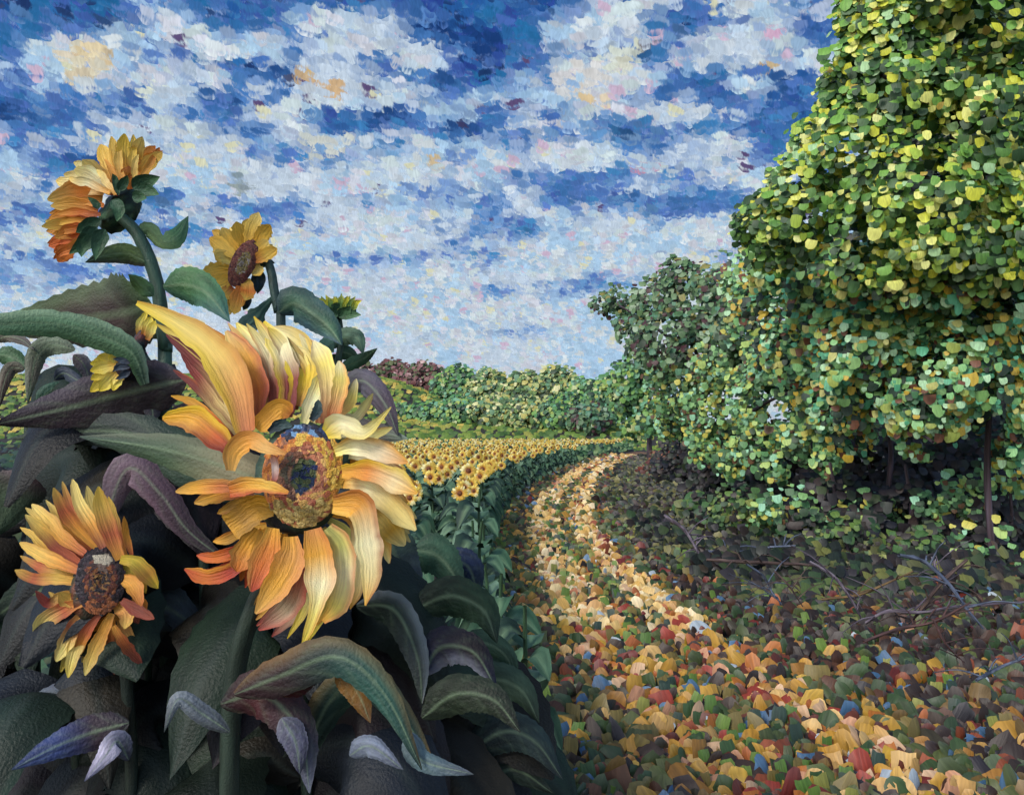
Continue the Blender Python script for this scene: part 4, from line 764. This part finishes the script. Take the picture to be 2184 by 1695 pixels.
for pts in [[(1470,930),(1520,900),(1575,910)],[(1460,960),(1440,1060),(1420,1140)],[(1490,960),(1480,1040),(1460,1110)],[(1400,1100),(1390,1170),(1370,1215)]]: petal(HE, z4, pts, 60, [(46,66,66),(44,62,80),(56,84,70)], d4 + .0, .02, None, 'leaf', name='bract', mat=M_LEAF)
leaf(E, z4, [(1575,1120),(1500,1200),(1440,1270),(1380,1340),(1440,1370)], 130, [(60,92,84),(56,88,78),(50,78,72),(48,72,72),(48,72,72)], d4, -.06, None, [.15,.45,.9,1,.9,.6])
leaf(E, z4, [(1600,1230),(1690,1170),(1810,1230),(1930,1330),(2010,1440)], 230, [(44,66,62),(58,90,70),(54,84,70),(60,94,70),(46,74,66)], d4 - .02, -.05, [((60,80,110),1,.6),((40,52,80),-1,.5)], cup=-.3)

# --- bud sunflower
d5 = 2.2; fx = P(735, 850, d5)[0]
Fb = thing('sunflower', (fx, d5, 0), 'unopened green sunflower bud with a fringe of yellow tips, rightmost before the open sky', 'sunflower')
stem(Fb, z4, [(1990,1250),(2000,1350),(2000,1450),(1975,1600),(1980,1800)], d5, 40, C(46, 70, 60), d5, (fx, d5))
mb = MB(); cc = P(*z4(1990, 1215), d5); mb.ell(cc, (wd(z4,115,d5), wd(z4,100,d5), wd(z4,60,d5)), [0, -.2, 1], np.array([C(46,70,54), C(60,90,62), C(40,58,52)])); HF = mb.build('flower_head', M_LEAF, Fb)
for i in range(22):
    u = (i + .5) / 22; x = 1870 + 235 * u; tip = (x + (u - .5) * 70 + rng.integers(-12, 12), 1120 + abs(u - .5) * 50 + rng.integers(-20, 20))
    petal(HF, z4, [(1990 + (u - .5) * 190, 1215), (x, 1170), tip], 44, [(90,124,66),(190,190,60),(240,226,80)] if i % 2 else [(66,100,60),(110,146,76),(190,196,96)], d5 - .06 + .05 * (i % 3), -.01, None, 'leaf', name='petal' if i % 2 else 'bract')
for pts in [[(1990,1240),(1930,1230),(1850,1190)],[(2000,1240),(2060,1240),(2135,1245)],[(1980,1210),(1960,1190),(1940,1180)],[(1990,1260),(2040,1220),(2070,1190)],[(1960,1250),(1900,1250),(1870,1240)]]: petal(HF, z4, pts, 75, [(50,80,58),(70,104,72),(90,124,90)], d5 - .07, -.02, None, 'leaf', name='bract', mat=M_LEAF)
for pts, w, cols, bk in [([(2000,1440),(2040,1390),(2110,1400),(2150,1500)],130,[(56,84,66),(120,150,128),(84,112,90),(56,80,66)],-.06),([(1995,1450),(1960,1430),(1900,1460),(1930,1580)],120,[(56,84,66),(110,144,124),(84,124,104),(44,70,58)],-.08),
                   ([(1990,1600),(2080,1560),(2160,1520),(2240,1460)],90,[(44,70,60),(60,96,74),(56,84,66),(60,84,66)],-.1),([(1985,1480),(2060,1500),(2140,1560)],100,[(46,70,56),(60,88,66),(50,74,58)],.05),([(1985,1500),(1960,1560),(1940,1640)],90,[(46,70,56),(54,84,62),(44,66,54)],.02)]:
    leaf(Fb, z4, pts, w, cols, d5, bk)
leaf(Fb, zd, [(730,830),(775,812),(820,860),(850,930)], 55, [(52,56,58),(84,80,92),(66,56,66),(50,44,52)], d5 - .15, -.1)
leaf(Fb, zd, [(735,900),(800,920),(870,935)], 45, [(50,56,54),(76,66,66),(110,124,112)], d5 - .15, -.1)

# ------------------------------------------------------------------ leafy plants of the foreground row
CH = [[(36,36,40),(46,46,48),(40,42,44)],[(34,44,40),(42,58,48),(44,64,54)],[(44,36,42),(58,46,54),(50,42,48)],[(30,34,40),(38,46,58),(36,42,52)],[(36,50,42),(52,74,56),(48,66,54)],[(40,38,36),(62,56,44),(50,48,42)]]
def leafy(x, d, label, hand, nfill, yr, seed, spread=.3, pal=CH):
    rs = np.random.default_rng(seed); bx = P(x, 900, d)[0]
    t = thing('leafy_plant', (bx, d, 0), label, 'plant', 'leafy plants of the foreground row')
    top = P(x, yr[0] + 30, d)[2]; mb = MB(); mb.tube([(bx, d, -.04), (bx + .02, d, top * .5), (bx, d, top)], [.017, .014, .010], C(44, 58, 48), n=8); mb.build('stem', M_STEM, t)
    for (zf, pts, w, cols, dd, bk, ed) in hand: leaf(t, zf, pts, w, [tuple((.84 if yr[0] < 1000 else .66) * q for q in k) for k in cols], dd, bk, ed)  # lower plants get darker leaves: shade near the ground put into colour
    for k in range(nfill):
        z0 = P(x, yr[0] + (yr[1] - yr[0]) * (k + rs.random()) / nfill, d)[2]; a = rs.random() * 6.28; L = .20 + .14 * rs.random()
        dx, dy = math.cos(a), math.sin(a) * .8 - .15; c = pal[int(rs.integers(0, len(pal)))]; g = .28 + .3 * rs.random()  # fill leaves darkened too, foreground shade painted into their colour
        p0 = np.array([bx, d, z0]); mb = MB()
        mb.blade([p0, p0 + np.array([dx * L * .45, dy * L * .45, .05 + .04 * rs.random()]), p0 + np.array([dx * L * .85, dy * L * .85, .0]), p0 + np.array([dx * L * 1.1, dy * L * 1.1, -.08 - .1 * rs.random()])], L * (.65 + .2 * rs.random()),
                 [np.clip(C(*q) * g, 0, 1) for q in c], 'leaf', hint=(dx * .4, -.9, .6), cup=-.25, n=20, m=11, serr=.12, wave=.03, streak=.4, rib=C(48, 56, 52))
        mb.build('leaf', M_LEAF, t)
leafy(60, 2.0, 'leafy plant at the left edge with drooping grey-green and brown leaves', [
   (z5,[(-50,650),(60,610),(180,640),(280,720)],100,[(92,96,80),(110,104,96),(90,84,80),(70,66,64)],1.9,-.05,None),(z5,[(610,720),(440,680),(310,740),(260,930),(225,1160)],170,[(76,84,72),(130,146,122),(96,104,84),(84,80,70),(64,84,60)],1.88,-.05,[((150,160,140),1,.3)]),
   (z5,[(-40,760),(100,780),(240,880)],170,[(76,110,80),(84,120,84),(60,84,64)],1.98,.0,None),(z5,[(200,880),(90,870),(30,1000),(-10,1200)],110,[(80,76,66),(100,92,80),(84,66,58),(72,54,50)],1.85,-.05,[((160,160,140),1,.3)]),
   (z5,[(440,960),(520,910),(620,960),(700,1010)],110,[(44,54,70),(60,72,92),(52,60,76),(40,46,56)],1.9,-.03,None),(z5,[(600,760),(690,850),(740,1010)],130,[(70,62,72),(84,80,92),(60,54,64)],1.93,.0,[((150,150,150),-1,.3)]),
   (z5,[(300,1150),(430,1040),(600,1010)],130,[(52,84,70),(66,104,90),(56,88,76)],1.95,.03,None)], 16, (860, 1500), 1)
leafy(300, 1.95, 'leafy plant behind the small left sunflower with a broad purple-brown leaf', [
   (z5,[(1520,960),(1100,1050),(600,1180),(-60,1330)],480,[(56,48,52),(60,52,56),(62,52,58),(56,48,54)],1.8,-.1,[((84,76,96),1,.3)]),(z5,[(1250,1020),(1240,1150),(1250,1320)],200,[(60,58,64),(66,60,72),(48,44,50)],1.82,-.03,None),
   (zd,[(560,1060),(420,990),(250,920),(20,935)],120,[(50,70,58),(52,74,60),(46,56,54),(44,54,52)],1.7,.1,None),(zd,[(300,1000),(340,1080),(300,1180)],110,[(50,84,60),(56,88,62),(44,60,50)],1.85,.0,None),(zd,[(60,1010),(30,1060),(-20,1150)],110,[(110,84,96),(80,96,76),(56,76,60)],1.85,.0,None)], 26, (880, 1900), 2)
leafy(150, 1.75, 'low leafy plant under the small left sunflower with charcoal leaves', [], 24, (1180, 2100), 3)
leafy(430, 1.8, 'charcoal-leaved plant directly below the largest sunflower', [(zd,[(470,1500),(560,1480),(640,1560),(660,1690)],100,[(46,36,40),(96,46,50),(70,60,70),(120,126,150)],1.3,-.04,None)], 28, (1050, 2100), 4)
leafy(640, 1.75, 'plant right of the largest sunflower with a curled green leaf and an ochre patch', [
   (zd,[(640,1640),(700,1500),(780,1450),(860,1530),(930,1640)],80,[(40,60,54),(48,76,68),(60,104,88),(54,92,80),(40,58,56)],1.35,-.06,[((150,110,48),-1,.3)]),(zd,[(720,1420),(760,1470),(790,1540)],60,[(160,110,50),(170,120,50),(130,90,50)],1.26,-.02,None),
   (zd,[(745,1610),(790,1590),(860,1640)],48,[(120,130,152),(160,172,196),(84,92,116)],1.2,-.03,None),(zd,[(870,1560),(900,1620),(1010,1650)],50,[(150,170,180),(110,140,150),(90,100,120)],1.22,-.03,None),  # first blue-white leaf stands for sheen on glossy leaves, painted in
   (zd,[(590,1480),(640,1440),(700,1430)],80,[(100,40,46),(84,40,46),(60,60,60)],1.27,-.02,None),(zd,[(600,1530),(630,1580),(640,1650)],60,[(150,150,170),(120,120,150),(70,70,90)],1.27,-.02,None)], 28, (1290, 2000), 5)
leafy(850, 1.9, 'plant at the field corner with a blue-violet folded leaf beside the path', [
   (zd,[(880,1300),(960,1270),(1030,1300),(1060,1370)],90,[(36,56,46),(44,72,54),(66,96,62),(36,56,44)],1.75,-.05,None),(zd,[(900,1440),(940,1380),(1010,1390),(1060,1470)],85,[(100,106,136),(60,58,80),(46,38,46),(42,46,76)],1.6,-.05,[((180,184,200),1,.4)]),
   (zd,[(760,1290),(840,1300),(890,1400),(900,1500)],70,[(36,52,46),(44,66,54),(84,94,94),(40,54,48)],1.6,-.05,[((190,196,200),-1,.3)]),(zd,[(900,1530),(970,1480),(1050,1490),(1110,1560)],85,[(44,56,46),(60,74,56),(54,66,52),(40,44,40)],1.55,-.05,None),  # pale rim and middle of the first leaf are a painted highlight
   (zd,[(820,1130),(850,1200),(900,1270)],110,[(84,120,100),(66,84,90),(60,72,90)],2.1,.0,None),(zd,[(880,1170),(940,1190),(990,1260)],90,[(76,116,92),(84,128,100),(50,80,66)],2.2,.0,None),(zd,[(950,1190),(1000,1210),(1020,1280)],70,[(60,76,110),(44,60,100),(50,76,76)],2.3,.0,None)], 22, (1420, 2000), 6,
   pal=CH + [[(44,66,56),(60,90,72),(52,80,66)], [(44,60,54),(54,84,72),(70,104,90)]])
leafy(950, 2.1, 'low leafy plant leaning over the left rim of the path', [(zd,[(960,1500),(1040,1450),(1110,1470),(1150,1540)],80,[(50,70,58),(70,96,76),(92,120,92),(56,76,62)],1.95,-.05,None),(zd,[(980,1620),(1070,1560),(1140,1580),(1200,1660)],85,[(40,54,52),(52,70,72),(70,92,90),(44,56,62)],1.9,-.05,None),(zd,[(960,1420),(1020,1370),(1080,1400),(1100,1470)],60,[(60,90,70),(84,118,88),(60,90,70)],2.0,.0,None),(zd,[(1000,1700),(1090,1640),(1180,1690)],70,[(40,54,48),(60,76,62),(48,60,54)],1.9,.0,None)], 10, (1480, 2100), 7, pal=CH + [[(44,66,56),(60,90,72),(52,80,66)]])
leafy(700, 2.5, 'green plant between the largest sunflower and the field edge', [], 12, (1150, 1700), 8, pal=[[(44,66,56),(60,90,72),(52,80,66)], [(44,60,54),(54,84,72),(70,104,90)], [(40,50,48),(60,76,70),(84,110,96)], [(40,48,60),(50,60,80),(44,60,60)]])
